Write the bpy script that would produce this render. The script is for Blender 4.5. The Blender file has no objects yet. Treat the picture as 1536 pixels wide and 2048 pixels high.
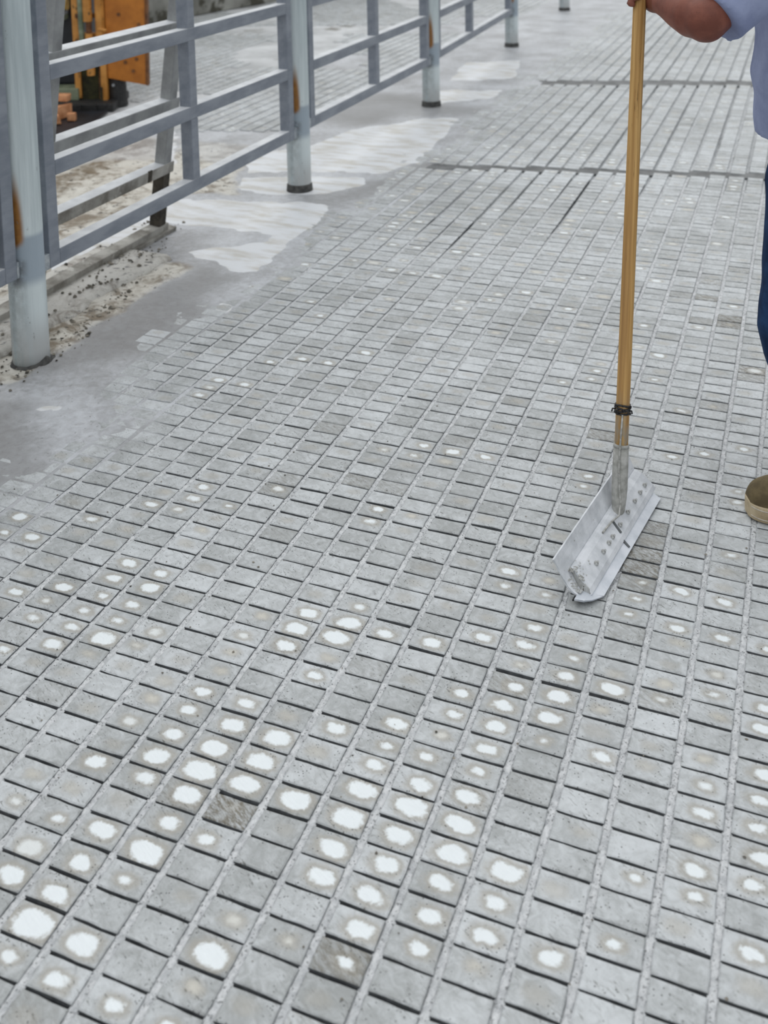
import bpy, bmesh, math, random
import numpy as np
from mathutils import Vector, Matrix, noise

scene = bpy.context.scene
COL = scene.collection
random.seed(7)

# ------------------------------------------------------------------ camera, sky, exposure
cam_d = bpy.data.cameras.new('camera')
cam = bpy.data.objects.new('camera', cam_d)
COL.objects.link(cam)
scene.camera = cam
CAM_R = ((0.92957285, -0.02424622, 0.36784022),
         (0.36812966, 0.11346318, -0.92282537),
         (-0.01936129, 0.99324631, 0.11439804))
CAM_C = (0.35625194, -1.80319175, 1.48989713)
FPX = 2144.0765
cam.matrix_world = Matrix.Translation(CAM_C) @ Matrix(CAM_R).to_4x4()
cam_d.sensor_fit = 'VERTICAL'
cam_d.sensor_height = 36.0
cam_d.sensor_width = 27.0
cam_d.lens = FPX / 2048.0 * 36.0
cam_d.shift_y = -0.5                     # architectural shift lens: uprights stay upright
cam_d.clip_start = 0.05
cam_d.clip_end = 200
cam_d.dof.use_dof = True
cam_d.dof.focus_distance = 2.38
cam_d.dof.aperture_fstop = 4.4

world = bpy.data.worlds.new('overcast_sky')
scene.world = world
world.use_nodes = True
wn = world.node_tree.nodes
wt = world.node_tree
tc = wn.new('ShaderNodeTexCoord')
sx = wn.new('ShaderNodeSeparateXYZ')
wt.links.new(tc.outputs['Generated'], sx.inputs[0])
ov = wn.new('ShaderNodeMapRange')            # standard overcast sky: zenith three times the horizon
ov.inputs['From Min'].default_value = 0.0
ov.inputs['From Max'].default_value = 1.0
ov.inputs['To Min'].default_value = 0.40
ov.inputs['To Max'].default_value = 1.20
wt.links.new(sx.outputs['Z'], ov.inputs['Value'])
wn['Background'].inputs[0].default_value = (0.95, 0.975, 0.99, 1)
wt.links.new(ov.outputs['Result'], wn['Background'].inputs[1])

sun_d = bpy.data.lights.new('hazy_sun', 'SUN')
sun_d.energy = 0.7
sun_d.angle = math.radians(70)
sun_d.color = (1.0, 0.98, 0.95)
sun = bpy.data.objects.new('hazy_sun', sun_d)
COL.objects.link(sun)
sun.rotation_euler = Vector((-0.25, 0.75, 1.0)).to_track_quat('Z', 'Y').to_euler()

scene.view_settings.view_transform = 'Standard'
scene.view_settings.look = 'None'
scene.view_settings.gamma = 1.0
scene.view_settings.use_curve_mapping = False
scene.view_settings.exposure = 0.0

# ------------------------------------------------------------------ helpers
def lin(r, g, b):
    f = lambda c: (c / 255 / 12.92) if c / 255 <= 0.04045 else ((c / 255 + 0.055) / 1.055) ** 2.4
    return (f(r), f(g), f(b), 1.0)


class N:
    """small node-tree writer"""
    def __init__(self, name):
        self.m = bpy.data.materials.new(name)
        self.m.use_nodes = True
        self.t = self.m.node_tree
        self.b = self.t.nodes['Principled BSDF']

    def new(self, typ, **kw):
        n = self.t.nodes.new(typ)
        for k, v in kw.items():
            setattr(n, k, v)
        return n

    def link(self, a, b):
        self.t.links.new(a, b)

    def put(self, sock, v):
        if hasattr(v, 'is_linked'):
            self.link(v, sock)
        else:
            sock.default_value = v

    def pos(self, local=False):
        if local:
            return self.new('ShaderNodeTexCoord').outputs['Object']
        return self.new('ShaderNodeNewGeometry').outputs['Position']

    def scaled(self, vec, s):
        n = self.new('ShaderNodeVectorMath', operation='MULTIPLY')
        self.link(vec, n.inputs[0])
        n.inputs[1].default_value = s
        return n.outputs[0]

    def noise(self, vec, scale, detail=4, rough=0.55, dist=0.0):
        n = self.new('ShaderNodeTexNoise')
        self.link(vec, n.inputs['Vector'])
        n.inputs['Scale'].default_value = scale
        n.inputs['Detail'].default_value = detail
        n.inputs['Roughness'].default_value = rough
        n.inputs['Distortion'].default_value = dist
        return n.outputs['Fac']

    def math(self, op, a, b=0.0, clamp=False):
        n = self.new('ShaderNodeMath', operation=op)
        n.use_clamp = clamp
        self.put(n.inputs[0], a)
        self.put(n.inputs[1], b)
        return n.outputs[0]

    def ramp(self, v, lo, hi, a=0.0, b=1.0):
        n = self.new('ShaderNodeMapRange')
        n.interpolation_type = 'SMOOTHSTEP'
        n.clamp = True
        self.put(n.inputs['Value'], v)
        self.put(n.inputs['From Min'], lo)
        self.put(n.inputs['From Max'], hi)
        self.put(n.inputs['To Min'], a)
        self.put(n.inputs['To Max'], b)
        return n.outputs['Result']

    def mix(self, fac, a, b):
        n = self.new('ShaderNodeMix', data_type='RGBA')
        self.put(n.inputs[0], fac)
        self.put(n.inputs[6], a)
        self.put(n.inputs[7], b)
        return n.outputs[2]

    def attr(self, name):
        n = self.new('ShaderNodeAttribute')
        n.attribute_name = name
        return n

    def sep(self, vec):
        n = self.new('ShaderNodeSeparateXYZ')
        self.link(vec, n.inputs[0])
        return n.outputs

    def bump(self, h, strength, dist):
        n = self.new('ShaderNodeBump')
        n.inputs['Strength'].default_value = strength
        n.inputs['Distance'].default_value = dist
        self.link(h, n.inputs['Height'])
        self.link(n.outputs[0], self.b.inputs['Normal'])

    def out(self, col, rough=0.6, metal=0.0, spec=0.5):
        self.put(self.b.inputs['Base Color'], col)
        self.put(self.b.inputs['Roughness'], rough)
        self.put(self.b.inputs['Metallic'], metal)
        self.put(self.b.inputs['Specular IOR Level'], spec)
        return self.m


def plain(name, c1, c2, scale, rough=0.6, metal=0.0, bump=0.0, local=True, spots=None, spec=0.5, stretch=None, detail=5):
    n = N(name)
    p = n.pos(local)
    if stretch:
        p = n.scaled(p, stretch)
    f = n.ramp(n.noise(p, scale, detail, 0.6), 0.32, 0.68)
    col = n.mix(f, lin(*c1), lin(*c2))
    if spots:
        s = n.ramp(n.noise(p, spots[1], 6, 0.65), spots[2], spots[2] + 0.06)
        col = n.mix(s, col, lin(*spots[0]))
    if bump:
        n.bump(n.noise(p, scale * 4, 6, 0.65), 0.6, bump)
    return n.out(col, rough, metal, spec)


MB_CACHE = {}


class MB:
    """collects shapes, builds ONE mesh object"""
    def __init__(self):
        self.v, self.f = [], []

    def add(self, verts, faces):
        o = len(self.v)
        self.v += [tuple(p) for p in verts]
        self.f += [tuple(i + o for i in q) for q in faces]
        return self

    def hexa(self, c):
        """8 corners: bottom 4 ccw then top 4"""
        return self.add(c, [(3, 2, 1, 0), (4, 5, 6, 7), (0, 1, 5, 4), (1, 2, 6, 5), (2, 3, 7, 6), (3, 0, 4, 7)])

    def box(self, x0, x1, y0, y1, z0, z1):
        return self.hexa([(x0, y0, z0), (x1, y0, z0), (x1, y1, z0), (x0, y1, z0), (x0, y0, z1), (x1, y0, z1), (x1, y1, z1), (x0, y1, z1)])

    def beam(self, a, b, w, h, up=(0, 0, 1)):
        a, b = Vector(a), Vector(b)
        d = (b - a).normalized()
        s = d.cross(Vector(up))
        if s.length < 1e-5:
            s = d.cross(Vector((1, 0, 0)))
        s.normalize()
        u = s.cross(d).normalized()
        c = []
        for p in (a, b):
            for i, j in ((-1, -1), (1, -1), (1, 1), (-1, 1)):
                c.append(p + s * (i * w / 2) + u * (j * h / 2))
        return self.hexa(c)

    def loft(self, pts, rads, seg=16, side=None, cap=True, spin=0.0):
        """tube through pts, radius or (r_side, r_up) each; side fixes the first cross axis"""
        pts = [Vector(p) for p in pts]
        n = len(pts)
        rings = []
        ref = Vector(side) if side else None
        for i, p in enumerate(pts):
            d = (pts[min(i + 1, n - 1)] - pts[max(i - 1, 0)]).normalized()
            if ref is None:
                ref = d.orthogonal()
            s = (ref - d * ref.dot(d)).normalized()
            if not side:
                ref = s
            u = d.cross(s)
            r = rads[i] if isinstance(rads, (list, tuple)) else rads
            rs, ru = r if isinstance(r, (list, tuple)) else (r, r)
            rings.append([p + s * (rs * math.cos(spin + 2 * math.pi * k / seg)) + u * (ru * math.sin(spin + 2 * math.pi * k / seg)) for k in range(seg)])
        vs = [q for r in rings for q in r]
        fs = []
        for i in range(n - 1):
            for k in range(seg):
                a, b = i * seg + k, i * seg + (k + 1) % seg
                fs.append((a, b, b + seg, a + seg))
        if cap:
            fs.append(tuple(range(seg - 1, -1, -1)))
            fs.append(tuple((n - 1) * seg + k for k in range(seg)))
        return self.add(vs, fs)

    def ball(self, c, r, seg=16, rings=10, rot=None):
        rx, ry, rz = r if isinstance(r, (list, tuple)) else (r, r, r)
        vs, fs = [], []
        R = rot or Matrix.Identity(3)
        for i in range(rings + 1):
            th = math.pi * i / rings
            for k in range(seg):
                ph = 2 * math.pi * k / seg
                vs.append(Vector(c) + R @ Vector((rx * math.sin(th) * math.cos(ph), ry * math.sin(th) * math.sin(ph), rz * math.cos(th))))
        for i in range(rings):
            for k in range(seg):
                a, b = i * seg + k, i * seg + (k + 1) % seg
                fs.append((a, a + seg, b + seg, b))
        return self.add(vs, fs)

    def mesh(self, name, smooth=False):
        me = bpy.data.meshes.new(name)
        me.from_pydata(self.v, [], self.f)
        me.update()
        if smooth:
            me.shade_smooth()
        return me

    def build(self, name, mat, parent=None, smooth=False, bevel=0.0, origin=None):
        if origin is not None:
            o3 = Vector(origin)
            self.v = [tuple(Vector(p) - o3) for p in self.v]
        me = self.mesh(name, smooth)
        if bevel:
            bm = bmesh.new()
            bm.from_mesh(me)
            bmesh.ops.remove_doubles(bm, verts=bm.verts, dist=1e-6)
            ed = [e for e in bm.edges if len(e.link_faces) == 2 and e.calc_face_angle(0) > 0.6]
            bmesh.ops.bevel(bm, geom=ed, offset=bevel, segments=2, affect='EDGES', profile=0.6)
            bm.to_mesh(me)
            bm.free()
        me.materials.append(mat)
        o = bpy.data.objects.new(name, me)
        COL.objects.link(o)
        if origin is not None:
            o.location = origin
        if parent:
            o.parent = parent
            if origin is not None:
                o.location = Vector(origin) - parent.matrix_world.translation
            else:
                o.location = -parent.matrix_world.translation
        return o


def tag(o, label=None, cat=None, group=None, kind=None):
    if label: o['label'] = label
    if cat: o['category'] = cat
    if group: o['group'] = group
    if kind: o['kind'] = kind
    return o


def thing(name, loc, label, cat, group=None):
    o = bpy.data.objects.new(name, None)
    o.empty_display_size = 0.1
    COL.objects.link(o)
    o.location = loc
    o.matrix_world = Matrix.Translation(loc)
    return tag(o, label, cat, group)


def fbm(x, y, z=0.0, s=1.0, octv=3):
    return noise.fractal(Vector((x * s, y * s, z)), 1.0, 2.0, octv)


# ------------------------------------------------------------------ materials
def mat_tile():
    n = N('stamped_tile_concrete')
    p = n.pos()
    uv = n.sep(n.attr('tile_uv').outputs['Vector'])
    pa = n.sep(n.attr('patch').outputs['Vector'])       # offset x, offset y, size
    ti = n.sep(n.attr('tint').outputs['Vector'])        # strength, stain, tone
    dx = n.math('SUBTRACT', uv[0], pa[0])
    dy = n.math('SUBTRACT', uv[1], pa[1])
    # squarish distance
    ax = n.math('POWER', n.math('ABSOLUTE', dx), 2.4)
    ay = n.math('POWER', n.math('ABSOLUTE', dy), 2.4)
    d = n.math('POWER', n.math('ADD', ax, ay), 1 / 2.4)
    nz = n.math('ADD', n.math('MULTIPLY', n.noise(p, 38, 3, 0.55, 0.4), 0.6), n.math('MULTIPLY', n.noise(p, 120, 4, 0.65, 0.8), 0.4))
    d = n.math('ADD', d, n.math('MULTIPLY', n.math('SUBTRACT', nz, 0.5), 0.50))
    half = n.math('MULTIPLY', pa[2], 0.5)
    soft = n.math('SUBTRACT', 0.17, n.math('MULTIPLY', ti[0], 0.105))
    white = n.ramp(d, n.math('SUBTRACT', half, soft), n.math('ADD', half, soft), 1.0, 0.0)
    white = n.math('MULTIPLY', white, n.ramp(pa[2], 0.02, 0.08))
    white = n.math('MULTIPLY', white, n.ramp(ti[0], 0.0, 0.9))
    halo = n.ramp(d, half, n.math('ADD', half, 0.26), 0.85, 0.0)
    halo = n.math('MULTIPLY', n.math('MULTIPLY', halo, n.ramp(pa[2], 0.02, 0.1)), n.ramp(ti[0], 0.1, 0.8, 0.45, 1.0))
    big = n.noise(p, 9, 3, 0.5)
    mid = n.noise(p, 46, 6, 0.68, 1.1)
    tone = n.math('ADD', n.math('MULTIPLY', big, 0.35), n.math('MULTIPLY', mid, 0.6))
    tone = n.math('ADD', tone, ti[2])
    base = n.mix(n.ramp(tone, 0.24, 0.70), lin(152, 155, 155), lin(204, 208, 211))
    base = n.mix(halo, base, lin(164, 160, 151))
    # slanting trowel scratches, flecks and pits
    rot = n.new('ShaderNodeVectorRotate', rotation_type='Z_AXIS')
    n.link(p, rot.inputs['Vector'])
    rot.inputs['Angle'].default_value = 0.5
    st = n.noise(n.scaled(rot.outputs[0], (60, 260, 60)), 1.0, 5, 0.72, 0.5)
    where = n.ramp(n.noise(p, 16, 3, 0.55), 0.42, 0.58)
    base = n.mix(n.math('MULTIPLY', n.math('MULTIPLY', n.ramp(st, 0.56, 0.66), where), 0.85), base, lin(98, 99, 96))
    pit = n.new('ShaderNodeTexVoronoi')
    n.link(p, pit.inputs['Vector'])
    pit.inputs['Scale'].default_value = 150
    pm = n.math('MULTIPLY', n.ramp(pit.outputs['Distance'], 0.12, 0.24, 1, 0), n.ramp(n.noise(p, 21, 3, 0.55), 0.48, 0.58))
    base = n.mix(n.math('MULTIPLY', pm, 0.85), base, lin(74, 75, 74))
    # stain
    sm = n.math('MULTIPLY', ti[1], n.ramp(n.noise(n.scaled(rot.outputs[0], (45, 150, 50)), 1.0, 6, 0.8), 0.38, 0.62))
    base = n.mix(sm, base, lin(104, 98, 84))
    col = n.mix(white, base, n.mix(n.ramp(ti[0], 0.45, 0.8), lin(214, 210, 198), lin(230, 236, 239)))
    n.bump(n.math('ADD', n.math('MULTIPLY', st, 0.8), mid), 0.7, 0.0020)
    return n.out(col, n.math('ADD', n.math('MULTIPLY', mid, 0.35), 0.28), 0.0, 0.5)


def mat_apron():
    n = N('slurry_concrete')
    p = n.pos()
    z = n.sep(n.attr('zone').outputs['Vector'])     # white, soil, damp
    fine = n.noise(p, 34, 6, 0.65, 0.5)
    big = n.noise(p, 3.2, 4, 0.55)
    f = n.math('ADD', n.math('MULTIPLY', fine, 0.45), n.math('MULTIPLY', big, 0.55))
    col = n.mix(n.ramp(f, 0.33, 0.66), lin(150, 151, 153), lin(198, 201, 206))
    col = n.mix(n.math('MULTIPLY', z[2], 0.6), col, lin(122, 121, 120))
    so = n.noise(p, 11, 6, 0.7, 0.9)
    soil = n.mix(n.ramp(n.math('ADD', n.math('MULTIPLY', so, 0.5), n.math('MULTIPLY', n.noise(p, 4.0, 4, 0.6, 0.6), 0.5)), 0.40, 0.54), lin(116, 104, 86), lin(202, 199, 190))
    soil = n.mix(n.ramp(n.noise(p, 26, 5, 0.7), 0.58, 0.66), soil, lin(52, 47, 40))
    col = n.mix(n.math('MULTIPLY', z[1], n.ramp(n.math('ADD', z[1], n.math('MULTIPLY', fine, 0.8)), 0.6, 0.95)), col, soil)
    wm = n.ramp(n.math('ADD', z[0], n.math('MULTIPLY', n.math('SUBTRACT', n.noise(p, 12, 5, 0.6, 1.0), 0.5), 0.5)), 0.42, 0.58)
    white = n.mix(n.ramp(n.noise(n.scaled(p, (5, 16, 5)), 1.0, 5, 0.6), 0.42, 0.66), lin(222, 225, 229), lin(196, 194, 188))
    fl = n.ramp(n.noise(p, 75, 4, 0.7), 0.60, 0.68)
    col = n.mix(n.math('MULTIPLY', fl, 0.5), col, lin(108, 108, 106))
    col = n.mix(wm, col, white)
    n.bump(n.math('ADD', fine, n.math('MULTIPLY', so, n.math('MULTIPLY', z[1], 2.0))), 0.5, 0.004)
    return n.out(col, n.math('ADD', n.math('MULTIPLY', fine, 0.35), 0.25), 0, 0.5)


def mat_mortar():
    n = N('joint_slurry')
    p = n.pos()
    a = n.noise(p, 260, 4, 0.7)
    b = n.noise(p, 70, 4, 0.6)
    col = n.mix(n.ramp(b, 0.3, 0.7), lin(198, 201, 204), lin(236, 238, 240))
    col = n.mix(n.math('MULTIPLY', n.ramp(n.noise(p, 210, 3, 0.6), 0.57, 0.66), 0.8), col, lin(112, 114, 116))
    n.bump(n.math('ADD', a, b), 1.0, 0.004)
    return n.out(col, 0.25, 0, 0.6)


def mat_post():
    n = N('painted_pipe')
    p = n.pos(True)
    s = n.sep(p)
    streak = n.noise(n.scaled(p, (26, 26, 1.3)), 1.0, 5, 0.6)
    col = n.mix(n.ramp(streak, 0.3, 0.7), lin(172, 184, 188), lin(214, 224, 226))
    side = n.math('ADD', n.math('MULTIPLY', s[0], -0.75), n.math('MULTIPLY', s[1], -0.66))     # the side towards the nearer bay
    near = n.ramp(side, -0.016, 0.024)
    win = n.math('MULTIPLY', n.ramp(s[2], 0.36, 0.42), n.ramp(s[2], 0.44, 0.72, 1, 0))
    rust = n.math('MULTIPLY', near, win)
    rust = n.ramp(n.math('ADD', rust, n.math('MULTIPLY', n.math('SUBTRACT', streak, 0.5), 0.7)), 0.25, 0.85)
    band = n.math('MULTIPLY', n.ramp(s[2], 0.25, 0.29), n.ramp(s[2], 0.41, 0.43, 1, 0))
    col = n.mix(n.math('MULTIPLY', band, 0.8), col, lin(146, 160, 174))
    col = n.mix(rust, col, n.mix(n.noise(p, 40, 4), lin(118, 72, 30), lin(176, 128, 66)))
    low = n.math('MULTIPLY', n.ramp(side, -0.012, 0.03), n.ramp(s[2], 0.22, 0.34, 0.25, 1))
    low = n.math('MULTIPLY', low, n.ramp(s[2], 0.34, 0.36, 1, 0))
    col = n.mix(n.math('MULTIPLY', low, n.ramp(n.noise(p, 18, 5, 0.7), 0.38, 0.6)), col, lin(74, 66, 56))
    ch = n.ramp(n.noise(n.scaled(p, (40, 40, 14)), 1.0, 5, 0.7), 0.66, 0.7)
    col = n.mix(ch, col, lin(118, 122, 122))
    col = n.mix(n.math('MULTIPLY', n.ramp(s[2], 0.2, 0.05, 0, 0.85), n.ramp(streak, 0.3, 0.6)), col, lin(178, 180, 180))
    n.bump(n.noise(p, 60, 5, 0.6), 0.3, 0.002)
    return n.out(col, 0.5, 0.0, 0.4)


def mat_wood():
    n = N('handle_wood')
    p = n.pos(True)
    s = n.sep(p)
    g = n.noise(n.scaled(p, (170, 170, 3.0)), 1.0, 5, 0.65, 0.3)
    g2 = n.noise(n.scaled(p, (60, 60, 0.9)), 1.0, 3, 0.5)
    col = n.mix(n.ramp(g, 0.3, 0.7), lin(172, 130, 74), lin(214, 174, 112))
    col = n.mix(n.ramp(g2, 0.5, 0.75), col, lin(164, 124, 76))
    col = n.mix(n.math('MULTIPLY', n.ramp(n.noise(n.scaled(p, (260, 260, 9)), 1.0, 4, 0.7), 0.62, 0.68), 0.7), col, lin(86, 58, 30))
    dirt = n.math('MULTIPLY', n.ramp(s[2], 0.30, 0.10), n.ramp(n.noise(n.scaled(p, (60, 60, 18)), 1.0, 6, 0.7), 0.42, 0.6))
    dirt = n.math('MAXIMUM', dirt, n.ramp(n.noise(n.scaled(p, (40, 40, 8)), 1.0, 6, 0.7), 0.68, 0.74))
    col = n.mix(dirt, col, lin(158, 158, 150))
    n.bump(g, 0.4, 0.001)
    return n.out(col, 0.55, 0, 0.35)


M_TILE = mat_tile()
M_APRON = mat_apron()
M_MORTAR = mat_mortar()
M_POST = mat_post()
M_WOOD = mat_wood()
M_SIDE = plain('shaded_joint_concrete', (84, 87, 90), (112, 115, 118), 60, 0.75, local=False, bump=0.001)  # dark tone paints the shade of the narrow joints onto tile sides
M_SLAB = plain('joint_bed_concrete', (74, 76, 78), (104, 106, 108), 40, 0.7, local=False, bump=0.003)
M_SEAM = plain('damp_seam_concrete', (74, 76, 77), (112, 114, 115), 9, 0.55, local=False, bump=0.003)
M_YARD = plain('yard_concrete', (166, 168, 169), (206, 208, 210), 2.2, 0.6, local=False, bump=0.003, spots=((122, 120, 114), 1.3, 0.60))
M_GALV = plain('galvanised_tube', (118, 125, 136), (142, 148, 158), 6, 0.42, 0.1, stretch=(3, 1, 3), spots=((176, 180, 186), 34, 0.74))
M_GALVD = plain('dull_tube', (128, 130, 131), (164, 166, 166), 7, 0.55, 0.05, spots=((170, 170, 166), 12, 0.62))
M_FILM = plain('skylit_slurry', (198, 201, 205), (222, 225, 228), 12, 0.5, local=False, spots=((150, 154, 158), 30, 0.70))  # pale tone paints skylight on the rail tops, along with slurry splatter
M_DIRTYTUBE = plain('muddy_tube', (112, 108, 100), (178, 176, 170), 9, 0.75, spots=((186, 184, 178), 14, 0.60), bump=0.002)
M_ROT = plain('rusted_dark_tube', (44, 40, 34), (78, 72, 62), 30, 0.85, bump=0.003)
M_WELD = plain('bright_weld', (150, 158, 166), (190, 196, 200), 60, 0.4, 0.5, bump=0.002)
M_MUD = plain('mud_collar', (54, 54, 54), (86, 86, 84), 40, 0.8, bump=0.004)
M_SHEET = plain('dark_sheet', (58, 60, 64), (84, 86, 90), 5, 0.5, 0.2)
M_SQ = plain('slurry_coated_steel', (192, 196, 201), (220, 223, 228), 26, 0.5, spots=((128, 126, 120), 90, 0.66), bump=0.0008)
M_SQD = plain('gritty_slurry', (152, 152, 148), (196, 198, 198), 60, 0.7, spots=((96, 92, 82), 80, 0.60), bump=0.0015)
M_FERR = plain('ferrule_steel', (148, 148, 143), (184, 184, 180), 60, 0.6, 0.05, spots=((188, 188, 184), 120, 0.66), bump=0.0006)
M_BLADE = plain('blade_strip', (192, 198, 206), (218, 222, 229), 18, 0.4, spots=((120, 122, 124), 60, 0.70))
M_BOLT = plain('bolt_steel', (150, 150, 146), (196, 198, 198), 120, 0.5, 0.2, spots=((80, 80, 76), 160, 0.58))
M_GROOVE = plain('dark_slot', (70, 74, 78), (98, 102, 104), 60, 0.6)
M_RUBBER = plain('black_rubber', (26, 27, 28), (48, 48, 48), 60, 0.6, bump=0.002)
M_TIE = plain('black_tie_wire', (18, 18, 19), (46, 46, 48), 200, 0.45, spots=((190, 190, 188), 220, 0.66))
M_WIRE = plain('galvanised_wire', (140, 140, 136), (190, 190, 186), 120, 0.45, 0.3)
M_ORANGE = plain('orange_paint', (168, 100, 28), (196, 122, 40), 8, 0.5, spots=((104, 56, 24), 22, 0.70), bump=0.001)
M_ORANGE2 = plain('worn_orange_paint', (176, 118, 48), (210, 148, 72), 10, 0.5, spots=((96, 70, 40), 14, 0.60))
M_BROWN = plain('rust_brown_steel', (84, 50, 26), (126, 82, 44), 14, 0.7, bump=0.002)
M_MOSS = plain('mossy_dark_steel', (32, 32, 20), (70, 68, 36), 12, 0.85, bump=0.003)
M_BLACK = plain('dark_machine_body', (16, 18, 24), (34, 38, 46), 6, 0.5)
M_GREEN = plain('dull_green_steel', (92, 104, 84), (138, 146, 122), 10, 0.6)
M_OCHRE = plain('ochre_roller', (156, 128, 56), (192, 162, 84), 12, 0.6)
M_BRICK = plain('broken_brick', (178, 118, 76), (216, 160, 118), 20, 0.85, bump=0.003)
M_WALL = plain('stained_concrete_wall', (116, 116, 110), (158, 158, 152), 2.2, 0.8, local=False, bump=0.006, spots=((70, 68, 58), 2.6, 0.50))
M_STONE = plain('grit', (40, 38, 34), (150, 144, 132), 30, 0.9, local=False)
M_SKIN = plain('skin', (112, 64, 52), (142, 86, 70), 16, 0.5, bump=0.0006, spots=((98, 54, 44), 60, 0.66), spec=0.35)
M_SHIRT = plain('blue_grey_cotton', (132, 142, 176), (158, 168, 200), 7, 0.85, bump=0.004, spec=0.2)
M_DENIM = plain('indigo_denim', (18, 40, 72), (38, 68, 108), 14, 0.85, bump=0.001, spec=0.2)
M_SHOE = plain('olive_suede', (84, 72, 48), (112, 98, 68), 26, 0.85, bump=0.001)
M_SOLE = plain('tan_rubber', (168, 150, 120), (198, 182, 152), 30, 0.7, spots=((120, 106, 82), 40, 0.64))
M_LACE = plain('pale_lace', (176, 168, 156), (206, 200, 188), 60, 0.8)
M_HAIR = plain('brown_hair', (46, 32, 22), (78, 58, 40), 60, 0.6, stretch=(1, 1, 0.2))
M_EYE = plain('eye_white', (226, 224, 220), (236, 234, 230), 5, 0.3)
M_IRIS = plain('iris', (50, 36, 26), (70, 52, 38), 90, 0.3)
M_LIP = plain('lip', (158, 96, 88), (172, 106, 96), 40, 0.5)

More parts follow.
